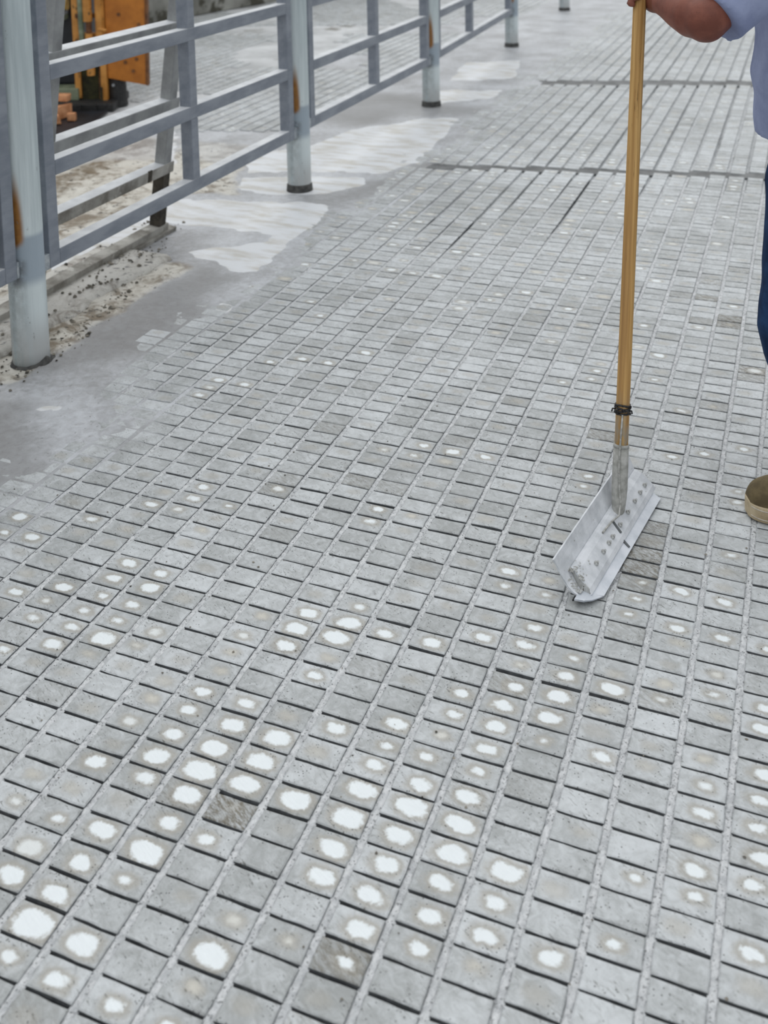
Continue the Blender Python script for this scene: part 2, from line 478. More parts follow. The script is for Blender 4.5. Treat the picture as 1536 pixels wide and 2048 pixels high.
# ------------------------------------------------------------------ the stamped floor
P = 0.088            # pitch across (x)
RP = 0.0525283       # pitch away (y)
GX, GY = 0.0125, 0.0044
PATCH = {(-15,-1):(0.12,0.16,0.49,1), (-15,0):(0.19,-0.05,0.27,1), (-14,-28):(0.2,-0.24,0.29,1), (-14,-16):(0.12,-0.25,0.38,1), (-14,-15):(0.13,-0.24,0.32,0.7), (-14,-14):(0.1,-0.21,0.37,1), (-14,0):(0.02,0.11,0.47,1), (-13,-26):(0.15,-0.18,0.35,1), (-13,-19):(0.2,-0.25,0.32,1), (-13,-16):(0.12,-0.25,0.38,1), (-13,-2):(-0.01,0.12,0.32,0.8), (-13,3):(0.11,-0.06,0.39,1), (-12,-20):(0.12,-0.25,0.39,1), (-12,-5):(0.16,0.09,0.32,0.3), (-12,-4):(0.13,0.02,0.37,1), (-12,-2):(0.15,0.02,0.31,0.3), (-12,2):(0.07,-0.16,0.43,1), (-12,3):(-0.02,-0.08,0.21,0.7), (-12,4):(0.1,-0.05,0.3,0.8), (-12,6):(0.2,0.16,0.25,1), (-11,-20):(0.15,-0.24,0.38,1), (-11,-6):(0.04,0.07,0.37,1), (-11,-5):(0.05,0.09,0.37,0.8), (-11,-4):(-0.08,0.12,0.26,0.7), (-11,0):(0.03,0.03,0.44,1), (-11,1):(-0.0,0.03,0.43,1), (-11,2):(0.2,-0.12,0.28,1), (-11,3):(0.1,-0.03,0.29,0.8), (-11,4):(0.19,0.05,0.37,1), (-11,5):(0.15,0.02,0.49,0.9), (-10,-22):(0.09,-0.25,0.44,1), (-10,-5):(0.19,0.11,0.2,1), (-10,-3):(0.05,0.11,0.25,0.5), (-10,0):(0.01,-0.1,0.38,1), (-10,1):(0.07,0.01,0.51,1), (-10,2):(0.0,-0.11,0.37,1), (-10,3):(0.01,-0.05,0.28,1), (-10,4):(0.08,-0.08,0.64,1), (-10,5):(0.08,0.06,0.24,0.4), (-9,-7):(0.07,0.1,0.31,0.7), (-9,3):(0.06,-0.14,0.35,0.7), (-9,4):(-0.14,0.07,0.19,0.6), (-9,10):(0.06,-0.02,0.24,0.4), (-9,11):(0.2,-0.06,0.27,0.7), (-8,5):(0.1,-0.1,0.29,0.3), (-8,6):(0.1,0.02,0.29,0.5), (-8,7):(0.06,-0.09,0.32,0.7), (-8,9):(0.01,0.06,0.48,1), (-8,10):(-0.06,-0.04,0.27,0.3), (-8,11):(0.14,-0.1,0.23,1), (-8,12):(0.06,-0.21,0.54,0.7), (-8,13):(0.13,-0.11,0.56,1), (-7,-12):(0.07,-0.04,0.26,0.7), (-7,1):(0.11,0.1,0.26,0.5), (-7,2):(-0.03,-0.09,0.25,0.7), (-7,3):(0.0,-0.04,0.25,0.5), (-7,4):(0.05,0.02,0.25,0.4), (-7,5):(0.01,-0.09,0.39,1), (-7,6):(-0.01,0.01,0.38,1), (-7,7):(0.04,-0.08,0.45,0.9), (-7,8):(0.06,-0.04,0.61,1), (-7,9):(0.12,0.14,0.43,0.8), (-7,11):(0.07,0.04,0.56,1), (-7,12):(0.09,-0.09,0.48,1), (-7,13):(0.05,-0.17,0.54,1), (-7,14):(0.04,-0.07,0.79,1), (-7,15):(0.03,-0.0,0.32,0.8), (-6,-27):(-0.03,0.05,0.34,0.5), (-6,-13):(0.12,-0.03,0.33,1), (-6,-12):(0.01,-0.04,0.23,0.8), (-6,-7):(0.05,0.17,0.33,1), (-6,-6):(0.05,0.19,0.33,0.8), (-6,0):(0.06,-0.13,0.5,1), (-6,1):(0.03,-0.11,0.62,1), (-6,2):(0.03,-0.04,0.49,1), (-6,5):(0.02,-0.05,0.42,0.9), (-6,6):(0.06,-0.02,0.53,1), (-6,7):(0.0,-0.07,0.6,1), (-6,8):(0.03,-0.02,0.75,1), (-6,9):(0.11,0.02,0.64,1), (-6,10):(0.09,-0.05,0.42,1), (-6,11):(0.04,-0.13,0.74,1), (-6,12):(0.01,-0.07,0.27,1), (-6,14):(0.01,-0.04,0.6,1), (-6,15):(-0.01,-0.08,0.4,1), (-5,-13):(0.05,-0.1,0.46,1), (-5,-12):(0.01,-0.02,0.35,0.4), (-5,-7):(-0.02,0.2,0.23,0.5), (-5,-1):(0.08,-0.15,0.29,0.8), (-5,0):(0.09,-0.13,0.61,1), (-5,1):(-0.01,0.01,0.68,1), (-5,2):(0.11,-0.09,0.27,0.4), (-5,3):(0.03,-0.04,0.35,1), (-5,5):(-0.02,-0.07,0.3,0.3), (-5,6):(0.06,-0.03,0.62,1), (-5,7):(-0.01,-0.02,0.6,1), (-5,8):(-0.02,-0.01,0.63,1), (-5,10):(-0.14,-0.12,0.37,1), (-5,15):(0.08,-0.07,0.33,1), (-4,-13):(0.02,0.02,0.36,1), (-4,0):(-0.03,-0.2,0.43,1), (-4,5):(0.05,0.02,0.43,1), (-4,6):(-0.09,-0.03,0.32,0.3), (-4,8):(0.03,0.01,0.67,1), (-4,12):(0.1,-0.02,0.28,0.6), (-4,13):(0.05,-0.08,0.63,1), (-4,14):(0.05,0.04,0.23,0.5), (-4,15):(-0.01,-0.02,0.26,1), (-3,-22):(0.19,-0.08,0.25,1), (-3,0):(0.1,-0.06,0.46,1), (-3,4):(0.17,-0.06,0.46,1), (-3,5):(0.2,-0.04,0.28,1), (-3,6):(0.12,0.09,0.37,1), (-3,7):(0.12,0.1,0.63,1), (-3,8):(0.11,0.02,0.65,1), (-3,9):(0.07,-0.07,0.57,1), (-3,10):(0.14,-0.02,0.49,1), (-3,12):(0.12,-0.01,0.18,0.6), (-2,-42):(0.14,0.16,0.31,0.5), (-2,-25):(0.09,-0.09,0.2,0.6), (-2,-24):(0.07,-0.05,0.3,1), (-2,-23):(0.04,-0.12,0.2,1), (-2,-5):(0.03,-0.05,0.41,1), (-2,-4):(0.05,0.03,0.22,0.8), (-2,-1):(0.09,-0.1,0.39,1), (-2,2):(0.13,-0.03,0.36,1), (-2,3):(0.16,-0.0,0.31,1), (-2,4):(0.08,0.03,0.24,0.6), (-2,5):(-0.06,-0.02,0.3,1), (-2,6):(0.11,-0.09,0.46,1), (-2,7):(0.1,0.08,0.67,1), (-2,8):(0.08,-0.0,0.56,1), (-2,9):(0.08,-0.04,0.49,1), (-2,10):(0.03,-0.07,0.5,1), (-2,11):(0.13,-0.06,0.49,1), (-2,12):(0.09,-0.05,0.34,1), (-1,-42):(-0.02,0.17,0.31,0.5), (-1,-13):(0.03,0.03,0.29,1), (-1,-12):(-0.0,0.1,0.2,0.8), (-1,-5):(0.01,-0.04,0.22,0.5), (-1,-4):(0.08,0.07,0.21,0.8), (-1,-2):(0.1,0.08,0.34,1), (-1,-1):(0.03,0.07,0.42,1), (-1,0):(0.08,-0.02,0.23,0.6), (-1,1):(0.12,-0.09,0.4,1), (-1,2):(0.0,-0.04,0.44,1), (-1,3):(0.01,-0.0,0.43,1), (-1,4):(0.02,-0.01,0.42,1), (-1,5):(-0.01,0.06,0.29,1), (-1,6):(0.0,0.02,0.48,1), (-1,7):(0.04,0.01,0.58,1), (-1,8):(0.07,0.01,0.6,1), (-1,9):(0.08,0.01,0.44,1), (-1,10):(0.08,-0.04,0.45,1), (-1,11):(0.11,0.03,0.33,1), (0,-24):(0.0,-0.06,0.24,1), (0,-1):(0.12,0.01,0.23,0.8), (0,0):(0.05,-0.01,0.4,1), (0,1):(0.02,0.02,0.52,1), (0,2):(-0.03,-0.03,0.51,1), (0,3):(0.01,-0.03,0.17,0.8), (0,8):(0.06,0.0,0.59,1), (0,9):(0.03,-0.02,0.39,1), (0,10):(0.01,-0.01,0.42,1), (0,11):(-0.0,0.12,0.24,0.4), (1,-21):(0.11,-0.19,0.27,0.8), (1,-16):(0.12,0.12,0.28,1), (1,-6):(0.12,0.13,0.13,0.7), (1,-5):(0.08,0.09,0.2,0.9), (1,-4):(-0.03,0.04,0.24,1), (1,-1):(0.0,-0.25,0.26,0.3), (1,0):(0.04,-0.03,0.52,1), (1,1):(-0.11,-0.07,0.25,0.5), (1,3):(0.15,-0.04,0.36,0.9), (1,10):(0.11,0.02,0.43,1), (2,-22):(-0.01,-0.17,0.22,0.5), (2,-17):(-0.03,-0.18,0.31,1), (2,-6):(0.04,0.09,0.38,1), (2,-4):(0.09,-0.11,0.36,1), (2,-3):(0.17,0.12,0.27,0.4), (2,-1):(0.03,-0.16,0.3,0.5), (2,0):(0.04,0.09,0.25,0.7), (2,3):(-0.04,0.11,0.27,0.3), (2,7):(0.15,0.1,0.21,1), (2,9):(-0.05,-0.03,0.26,1), (3,-18):(0.07,-0.03,0.28,1), (3,-14):(0.02,0.09,0.19,0.8), (3,-13):(0.03,0.19,0.28,0.9), (3,-9):(0.03,0.12,0.26,0.8), (3,-6):(0.0,0.0,0.37,1), (3,-4):(0.07,-0.07,0.35,1), (3,-2):(0.01,-0.02,0.25,0.6), (3,-1):(0.02,-0.01,0.25,0.8), (3,0):(0.19,-0.03,0.24,0.4), (3,2):(-0.02,0.01,0.23,0.5), (3,3):(0.07,-0.03,0.26,0.8), (3,4):(0.06,-0.06,0.36,1), (3,5):(0.07,-0.05,0.32,0.5), (3,6):(0.05,-0.09,0.38,1), (3,7):(0.11,0.11,0.3,1), (4,-4):(0.01,-0.15,0.26,1), (4,-1):(0.03,-0.08,0.32,1), (4,0):(0.02,-0.09,0.43,1), (4,2):(0.07,0.0,0.41,1), (4,3):(0.0,0.02,0.32,1), (4,4):(-0.02,-0.04,0.35,1), (4,5):(0.14,-0.02,0.44,1), (4,6):(-0.03,-0.02,0.33,1), (4,8):(0.03,-0.04,0.4,1)}
STAIN = {(-5, 9): 1.0, (-6, 9): .4, (1, -10): .7, (1, -9): .6, (1, -8): .9, (1, -7): .9, (1, -6): .5, (1, -37): .9, (0, -37): .5, (2, -33): 1.0, (2, -34): 1.0, (1, -33): .6,
         (3, -27): .9, (3, -26): .7, (1, -40): .6, (-1, -17): .7, (-2, 12): .7, (-1, 1): .4, (-9, -8): .4, (-7, -9): .5, (-6, -9): .4, (-12, -21): .5, (2, -22): .4, (2, -43): .6, (2, 0): .4}

camR = np.array(CAM_R)
camC = np.array(CAM_C)


def project(pts):
    q = (np.asarray(pts, float) - camC) @ camR
    z = -q[:, 2]
    return np.stack([768 + FPX * q[:, 0] / z, -FPX * q[:, 1] / z], 1), z


def seam1(x): return 3.60 + 0.205 * x         # expansion joints crossing the lane
def seam2(x): return 6.04 + 0.28 * x


floor = MB().box(-1.75, 2.125, -1.6, 14.5, -0.12, -0.018).build('floor', M_SLAB)
tag(floor, 'grey stamped concrete yard floor of small raised rectangles', 'floor', kind='structure')


def tile_shape(c, r, rng, far):
    gx, gy = (GX, GY) if not far else (0.017, 0.004)
    x0, x1 = (c - 1) * P + gx, c * P
    y0, y1 = -r * RP, -r * RP + RP - gy
    if r in (0,) and c > -4: y0 += 0.0030
    if r in (-7, -8) and -9 < c < 3: y0 += 0.0026
    if rng.random() < 0.12: y0 += 0.0016
    cx, cy = (x0 + x1) / 2, (y0 + y1) / 2
    j = lambda a: rng.uniform(-a, a)
    if not far:
        ring = [(x0, y0), (x0 + (x1 - x0) * .33, y0), (x0 + (x1 - x0) * .67, y0), (x1, y0), (x1, (y0 + y1) / 2), (x1, y1),
                (x0 + (x1 - x0) * .67, y1), (x0 + (x1 - x0) * .33, y1), (x0, y1), (x0, (y0 + y1) / 2)]
    else:
        ring = [(x0, y0), (x1, y0), (x1, y1), (x0, y1)]
    ring = [(x + j(.0009), y + j(.0009)) for x, y in ring]
    h = j(.0007)
    tx, ty = j(.012), j(.014)
    zt = lambda x, y: h + (x - cx) * tx + (y - cy) * ty
    n = len(ring)
    vs = [(x - cx, y - cy, -0.019) for x, y in ring]
    vs += [(x - cx, y - cy, zt(x, y) - 0.0016) for x, y in ring]
    ins = 0.0020
    top = []
    for x, y in ring:
        sx = max(min(x, x1 - ins), x0 + ins)
        sy = max(min(y, y1 - ins), y0 + ins)
        top.append((sx - cx, sy - cy, zt(sx, sy) + j(.0002)))
    vs += top
    fs = []
    for k in range(n):
        k2 = (k + 1) % n
        fs.append((k, k2, n + k2, n + k))
        fs.append((n + k, n + k2, 2 * n + k2, 2 * n + k))
    fs.append(tuple(2 * n + k for k in range(n)))
    return cx, cy, vs, fs


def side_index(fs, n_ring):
    # lower side faces take the darker concrete that paints in joint shade
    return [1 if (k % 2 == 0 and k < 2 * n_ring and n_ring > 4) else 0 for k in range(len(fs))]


def tile_attrs(c, r, rng, y):
    if (c, r) in PATCH:
        ox, oy, s, st = PATCH[(c, r)]
    else:
        ox, oy, s, st = rng.uniform(-.15, .15), rng.uniform(-.15, .15), 0.0, 0.0
        if y > 1.4 and rng.random() < (0.16 if y < 4 else 0.1):
            s, st = rng.uniform(.2, .5), rng.uniform(.4, 1)
        elif rng.random() < 0.25:
            s, st = rng.uniform(.15, .35), rng.uniform(.05, .25)
    stain = STAIN.get((c, r), 0.0)
    if stain == 0 and rng.random() < 0.06:
        stain = rng.uniform(.15, .4)
    tone = rng.uniform(-.07, .07)
    tone += 0.10 * fbm(c * .12, r * .07, 3.1)
    return (ox, oy, s), (st, stain, tone)


def set_attrs(me, uvs, patch, tint):
    a = me.attributes.new('tile_uv', 'FLOAT_VECTOR', 'POINT')
    a.data.foreach_set('vector', np.asarray(uvs, np.float32).ravel())
    a = me.attributes.new('patch', 'FLOAT_VECTOR', 'FACE')
    a.data.foreach_set('vector', np.asarray(patch, np.float32).ravel())
    a = me.attributes.new('tint', 'FLOAT_VECTOR', 'FACE')
    a.data.foreach_set('vector', np.asarray(tint, np.float32).ravel())


cells = []
for r in range(-262, 29):
    for c in range(-18, 25):
        x, y = (c - .5) * P, (-r + .5) * RP
        if abs(y - seam1(x)) < 0.038 or abs(y - seam2(x)) < 0.085: continue
        cells.append((c, r, x, y))
pp, zz = project([(x, y, 0) for c, r, x, y in cells])
inside = [(zz[i], i) for i in range(len(cells)) if -20 < pp[i][0] < 1556 and 0 < pp[i][1] < 2065]
inside.sort()
single = {i for _, i in inside[:300]}


class Field:
    def __init__(self):
        self.v, self.f, self.uv, self.pa, self.ti, self.mi = [], [], [], [], [], []

    def add(self, cx, cy, cz, vs, fs, pa, ti):
        o = len(self.v)
        self.v += [(cx + p[0], cy + p[1], cz + p[2]) for p in vs]
        self.f += [tuple(i + o for i in q) for q in fs]
        self.uv += [(p[0] / (P - GX), p[1] / (RP - GY), 0) for p in vs]
        self.pa += [pa] * len(fs)
        self.ti += [ti] * len(fs)
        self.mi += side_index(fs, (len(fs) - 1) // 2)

    def build(self, name, parent):
        me = bpy.data.meshes.new(name)
        me.from_pydata(self.v, [], self.f)
        set_attrs(me, self.uv, self.pa, self.ti)
        me.materials.append(M_TILE)
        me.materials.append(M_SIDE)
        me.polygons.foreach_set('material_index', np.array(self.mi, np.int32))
        o = bpy.data.objects.new(name, me)
        COL.objects.link(o)
        o.parent = parent
        tag(o, kind='stuff')
        return o


field = Field()
for i, (c, r, x, y) in enumerate(cells):
    rng = random.Random(c * 7919 + r * 104729)
    far = y > 3.3 or (c < -9 and y > 2.5)
    cx, cy, vs, fs = tile_shape(c, r, rng, far)
    pa, ti = tile_attrs(c, r, rng, y)
    if i in single:
        me = bpy.data.meshes.new('tile')
        me.from_pydata(vs, [], fs)
        set_attrs(me, [(p[0] / (P - GX), p[1] / (RP - GY), 0) for p in vs], [pa] * len(fs), [ti] * len(fs))
        me.materials.append(M_TILE)
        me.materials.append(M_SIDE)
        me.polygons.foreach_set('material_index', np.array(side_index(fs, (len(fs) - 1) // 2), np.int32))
        o = bpy.data.objects.new('tile', me)
        COL.objects.link(o)
        o.parent = floor
        o.location = (cx, cy, 0)
    else:
        field.add(cx, cy, 0, vs, fs, pa, ti)
field.build('tile_field', floor)

# slurry lying in the lengthwise joints
mb = MB()
for c in range(-19, 24):
    xa, xb = c * P - 0.0015, c * P + GX + 0.0015
    ys = list(np.arange(-1.5, 1.3, 0.0065)) + list(np.arange(1.3, 5.0, 0.05)) + list(np.arange(5.0, 14.4, 0.3))
    na = 5
    vs, fs = [], []
    for y in ys:
        fill = -0.0030 - (0.006 + 0.004 * (c % 3)) * min(1.0, max(0.0, (y - (3.15 if c > -7 else (2.1 if c < -10 else 2.6)) + 0.6 * fbm(c * .4, y * .6, 2.0)) / 0.6))
        fill += 0.0016 * fbm(c * 3.3, y * 2.0, 5.0)
        for k in range(na):
            x = xa + (xb - xa) * k / (na - 1)
            z = fill + 0.0026 * noise.noise(Vector((x * 240, y * 140, c))) - (0.0012 if k in (0, na - 1) else 0)
            vs.append((x, y, min(z, -0.0004)))
    for i in range(len(ys) - 1):
        for k in range(na - 1):
            a = i * na + k
            fs.append((a, a + 1, a + na + 1, a + na))
    mb.add(vs, fs)
mort = mb.build('joint_slurry', M_MORTAR, floor)
tag(mort, kind='stuff')

# expansion joints: damp flat strips across the lane
for fn, w in ((seam1, 0.05), (seam2, 0.11)):
    xs = np.arange(-2.3, 2.11, 0.05)
    vs, fs = [], []
    for x in xs:
        e = 0.012 * fbm(x * 4, fn(0), 1.0)
        vs += [(x, fn(x) - w + e, -0.004), (x, fn(x) + w + e * .5, -0.004), (x, fn(x) + w + e * .5, -0.05), (x, fn(x) - w + e, -0.05)]
    for i in range(len(xs) - 1):
        a = i * 4
        fs += [(a, a + 4, a + 5, a + 1), (a + 1, a + 5, a + 6, a + 2), (a + 3, a + 7, a + 4, a)]
    MB().add(vs, fs).build('expansion_joint', M_SEAM, floor)

# slurry apron between the stamped lane and the fence
WHITE = [[(-2.442, 2.357), (-2.084, 2.457), (-1.675, 2.542), (-1.618, 2.391), (-1.606, 2.113), (-1.576, 1.871), (-1.553, 1.662), (-1.639, 1.622), (-1.762, 1.72), (-1.876, 1.741), (-1.951, 1.806), (-1.869, 1.865), (-1.688, 1.956), (-1.726, 2.073), (-1.886, 2.102), (-2.061, 2.065), (-2.226, 2.046)],
         [(-1.941, 2.942), (-1.68, 2.97), (-1.64, 2.855), (-1.774, 2.673), (-1.941, 2.586), (-2.18, 2.628), (-2.279, 2.806)],
         [(-2.276, 2.903), (-2.395, 3.067), (-2.337, 3.358), (-2.212, 3.513), (-2.152, 3.905), (-1.822, 4.307), (-1.616, 4.369), (-1.565, 3.833), (-1.503, 3.401), (-1.616, 3.113), (-1.944, 3.038)],
         [(-2.183, 6.291), (-1.772, 6.475), (-1.698, 6.08), (-1.629, 5.741), (-2.057, 5.519), (-2.14, 5.958)],
         [(-2.044, 5.143), (-1.588, 5.311), (-1.597, 5.027), (-1.905, 4.738)],
         [(-1.54, 1.255), (-1.496, 1.275), (-1.50, 1.395), (-1.545, 1.394)],
         [(-1.679, 0.504), (-1.641, 0.511), (-1.595, 0.54), (-1.623, 0.554), (-1.674, 0.53)],
         [(-3.752, 4.327), (-3.746, 4.505), (-2.727, 2.91), (-2.774, 2.794), (-3.224, 3.578)],
         [(-2.423, 1.527), (-2.418, 1.844), (-2.367, 2.221), (-2.247, 2.039), (-2.232, 1.591), (-2.248, 1.309)]]
SOIL = [[(-2.327, 1.132), (-2.184, 1.229), (-2.054, 1.35), (-1.968, 1.651), (-1.853, 1.577), (-1.809, 1.309), (-1.83, 1.074), (-1.812, 0.915), (-1.806, 0.784), (-1.823, 0.688), (-1.9, 0.644), (-2.3, 0.5), (-2.6, 0.9)],
        [(-3.275, 2.585), (-3.123, 2.89), (-2.753, 2.902), (-2.546, 2.582), (-2.40, 2.2), (-2.25, 1.9), (-2.25, 1.2), (-2.6, 1.0), (-3.2, 1.6)],
        [(-2.924, 3.118), (-2.396, 3.015), (-2.276, 2.903), (-2.111, 2.505), (-2.43, 2.402)]]
DAMP = [[(-2.717, 4.386), (-2.495, 4.869), (-2.19, 5.137), (-1.853, 4.488), (-2.204, 4.024), (-2.556, 4.057)], [(-1.85, 0.62), (-1.55, 1.0), (-1.62, 1.5), (-1.85, 1.6), (-1.85, 1.0)], [(-2.0, 0.5), (-1.7, 0.55), (-1.45, 0.25), (-1.4, -0.2), (-2.0, -0.2)],
        [(-2.1, 4.45), (-1.55, 4.5), (-1.5, 4.75), (-2.1, 4.7)], [(-1.9, 2.5), (-1.6, 2.6), (-1.3, 3.3), (-1.45, 3.45), (-1.7, 2.62)]]


def inpoly(x, y, poly):
    c = False
    j = len(poly) - 1
    for i in range(len(poly)):
        xi, yi = poly[i]
        xj, yj = poly[j]
        if (yi > y) != (yj > y) and x < (xj - xi) * (y - yi) / (yj - yi) + xi:
            c = not c
        j = i
    return c


def zone(x, y, polys, s, amp):
    px = x + amp * fbm(x, y, 4.0, s)
    py = y + amp * 1.5 * fbm(x, y, 9.0, s)
    return 1.0 if any(inpoly(px, py, q) for q in polys) else 0.0


BOXES = [(min(p[0] for p in q) - .15, max(p[0] for p in q) + .15, min(p[1] for p in q) - .2, max(p[1] for p in q) + .2) for q in WHITE + SOIL + DAMP]
xs = np.arange(-3.3, -1.04, 0.02)
ys = np.concatenate([np.arange(-1.6, 3.2, 0.02), np.arange(3.2, 14.5, 0.05)])
vs, zn = [], []
for y in ys:
    edge = -1.60 + 0.05 * fbm(y * 1.5, 0, 7.0)
    if y < 1.0:
        edge += 0.20 * max(0, 1 - abs(y - 0.33) / 0.55)
    for x in xs:
        hit = any(b[0] < x < b[1] and b[2] < y < b[3] for b in BOXES)
        w = zone(x, y, WHITE, 6, 0.03) if hit else 0.0
        s = zone(x, y, SOIL, 3, 0.09) if hit else 0.0
        d = zone(x, y, DAMP, 3, 0.1) if hit else 0.0
        if x < -2.45 and w == 0 and y < 3.4:
            s = max(s, 0.55)
        z = 0.0012 + 0.0012 * fbm(x, y, 1.0, 9)
        e2 = edge + 0.16 * fbm(x, y, 2.0, 2.2)
        if x > e2:
            z -= min(0.03, (x - e2) * 0.024)
        if s:
            z += s * 0.010 * fbm(x, y, 6.0, 11) + 0.002
        if x < -2.35 and y > 3.2:
            z -= 0.010 * min(1, (y - 3.2) / .5) * min(1, (-2.35 - x) / .2)
        vs.append((x, y, z))
        zn.append((w, s, d))
nx = len(xs)
Z3 = np.array(zn, np.float32).reshape(len(ys), nx, 3)
for ch, it in ((0, 1), (1, 2), (2, 7)):
    A = Z3[:, :, ch]
    for _ in range(it):
        Q = np.pad(A, 1, mode='edge')
        A = (Q[:-2, 1:-1] + Q[2:, 1:-1] + Q[1:-1, :-2] + Q[1:-1, 2:] + 2 * Q[1:-1, 1:-1]) / 6
    Z3[:, :, ch] = A
zn = Z3.reshape(-1, 3)
fs = [(i * nx + k, i * nx + k + 1, (i + 1) * nx + k + 1, (i + 1) * nx + k) for i in range(len(ys) - 1) for k in range(nx - 1)]
apron = MB().add(vs, fs).build('concrete_apron', M_APRON, floor, smooth=True)
a = apron.data.attributes.new('zone', 'FLOAT_VECTOR', 'POINT')
a.data.foreach_set('vector', np.asarray(zn, np.float32).ravel())

# yard beyond the fence
MB().box(-14, -3.25, -1.6, 16, -0.12, -0.010).box(-3.25, -1.75, -1.6, 14.5, -0.12, -0.03).build('yard_slab', M_YARD, floor)
field2 = Field()
for r in range(-262, -64):
    for c in range(-66, -27):
        x, y = (c - .5) * P, (-r + .5) * RP
        if y < 3.5 + 0.35 * abs(x + 3.4) or fbm(x * .9, y * .7, 3.0) < -0.28: continue
        if abs(y - (9.0 + 0.3 * x)) < .3: continue
        rng = random.Random(c * 7919 + r * 104729)
        cx, cy, v4, f4 = tile_shape(c, r, rng, True)
        pa, ti = tile_attrs(c, r, rng, y)
        field2.add(cx, cy, -0.0030, v4, f4, pa, ti)
field2.build('tile_field', floor)

# low ledge of old concrete beside the fence
vs, fs = [], []
yy = np.arange(0.2, 1.72, 0.04)
for y in yy:
    e = -1.985 + 0.022 * fbm(y * 5, 0, 1.0) + 0.06 * max(0, y - 1.35)
    zt = 0.022 + 0.006 * fbm(y * 6, 3, 1.0)
    vs += [(-2.30, y, zt), (e - 0.02, y, zt), (e, y, zt - 0.010), (e + 0.012, y, -0.01), (-2.30, y, -0.01)]
for i in range(len(yy) - 1):
    for k in range(4):
        a = i * 5 + k
        fs.append((a, a + 1, a + 6, a + 5))
ledge = MB().add(vs, fs).build('concrete_ledge', M_APRON, floor, smooth=True)
a = ledge.data.attributes.new('zone', 'FLOAT_VECTOR', 'POINT')
a.data.foreach_set('vector', np.asarray([(0.35, 0.75, 0)] * len(vs), np.float32).ravel())

# loose grit along the fence foot
mb = MB()
rg = random.Random(3)
for i in range(420):
    y = rg.uniform(0.45, 2.1)
    x = -1.80 - abs(rg.gauss(0, 0.16)) - 0.32 * max(0, y - 1.0)
    s = rg.choice([.003, .004, .005, .006, .008, .011]) * rg.uniform(.7, 1.2)
    zb = 0.026 if x < -2.0 and y < 1.7 else 0.004
    vs = [(x + s * rg.uniform(.6, 1.3) * a, y + s * rg.uniform(.6, 1.3) * b, zb + s * .6 * cc) for a, b, cc in ((1, 0, 0), (0, 1, 0), (-1, 0, 0), (0, -1, 0), (0, 0, 1), (0, 0, -1))]
    mb.add(vs, [(0, 1, 4), (1, 2, 4), (2, 3, 4), (3, 0, 4), (1, 0, 5), (2, 1, 5), (3, 2, 5), (0, 3, 5)])
tag(mb.build('grit', M_STONE, floor), kind='stuff')
mb = MB()
for i in range(170):
    x, y = rg.uniform(-1.5, 0.45), rg.uniform(-0.8, 1.0)
    s = rg.choice([.0012, .0016, .002, .0028])
    vs = [(x + s * rg.uniform(.6, 1.4) * a, y + s * rg.uniform(.6, 1.4) * b, 0.001 + s * .5 * cc) for a, b, cc in ((1, 0, 0), (0, 1, 0), (-1, 0, 0), (0, -1, 0), (0, 0, 1), (0, 0, -1))]
    mb.add(vs, [(0, 1, 4), (1, 2, 4), (2, 3, 4), (3, 0, 4), (1, 0, 5), (2, 1, 5), (3, 2, 5), (0, 3, 5)])
tag(mb.build('grit', M_STONE, floor), kind='stuff')

# wall at the back of the yard
d = Vector((0.27, 1.43, 0)).normalized()
a0 = Vector((-6.15, 7.4, 0))
mb = MB()
nrm = Vector((-d.y, d.x, 0))
mb.hexa([a0, a0 + d * 8, a0 + d * 8 + nrm * .25, a0 + nrm * .25] + [q + Vector((0, 0, 1.6)) for q in (a0, a0 + d * 8, a0 + d * 8 + nrm * .25, a0 + nrm * .25)])
wall = mb.build('wall_left', M_WALL)
tag(wall, 'weathered grey concrete wall behind the orange machine', 'wall', kind='structure')

# ------------------------------------------------------------------ fence
POSTS = [(-1.885, 0.770, 'pale blue pipe post nearest the camera, rust streak above its bracket'),
         (-1.895, 2.703, 'second pipe post from the camera, muddy collar at its foot'),
         (-1.910, 4.680, 'third pipe post from the camera, between two rail panels'),
         (-2.030, 7.160, 'fourth pipe post, the last one with a rail panel attached'),
         (-2.113, 9.700, 'farthest pipe post standing alone at the top edge')]
for i, (x, y, lab) in enumerate(POSTS):
    t = thing('fence_post', (x, y, 0), lab, 'post', 'round pipe posts of the fence')
    R = 0.0565
    zs = [-0.015, 0.05, 0.2, 0.6, 1.0, 1.30, 1.312]
    MB().loft([(x, y, z) for z in zs], [R * 1.015] + [R] * 5 + [R * .93], 40).build('pipe', M_POST, t, smooth=False, origin=(x, y, 0))
    for p in t.children[0].data.polygons: p.use_smooth = len(p.vertices) == 4
    if i == 0:
        # broken mud skirt
        rr = [R * (1.08 + .25 * max(0, noise.noise(Vector((math.cos(k) * 2, math.sin(k) * 2, 1))))) for k in np.linspace(0, 6.28, 28)]
        mb = MB()
        vs = []
        for k in range(28):
            an = 2 * math.pi * k / 28
            h = 0.006 + 0.03 * max(0, noise.noise(Vector((math.cos(an) * 1.6, math.sin(an) * 1.6, 4))))
            vs += [(x + R * 1.02 * math.cos(an), y + R * 1.02 * math.sin(an), h), (x + rr[k] * 1.1 * math.cos(an), y + rr[k] * 1.1 * math.sin(an), 0.0)]
        mb.add(vs, [(2 * k, 2 * k + 1, (2 * k + 3) % 56, (2 * k + 2) % 56) for k in range(28)])
        mb.build('mud_skirt', M_MUD, t)
    else:
        MB().loft([(x, y, z) for z in (-0.01, 0.0, 0.030, 0.038)], [R * 1.14, R * 1.13, R * 1.08, R * 1.0], 28).build('mud_collar', M_MUD, t, smooth=True)

T = 0.05


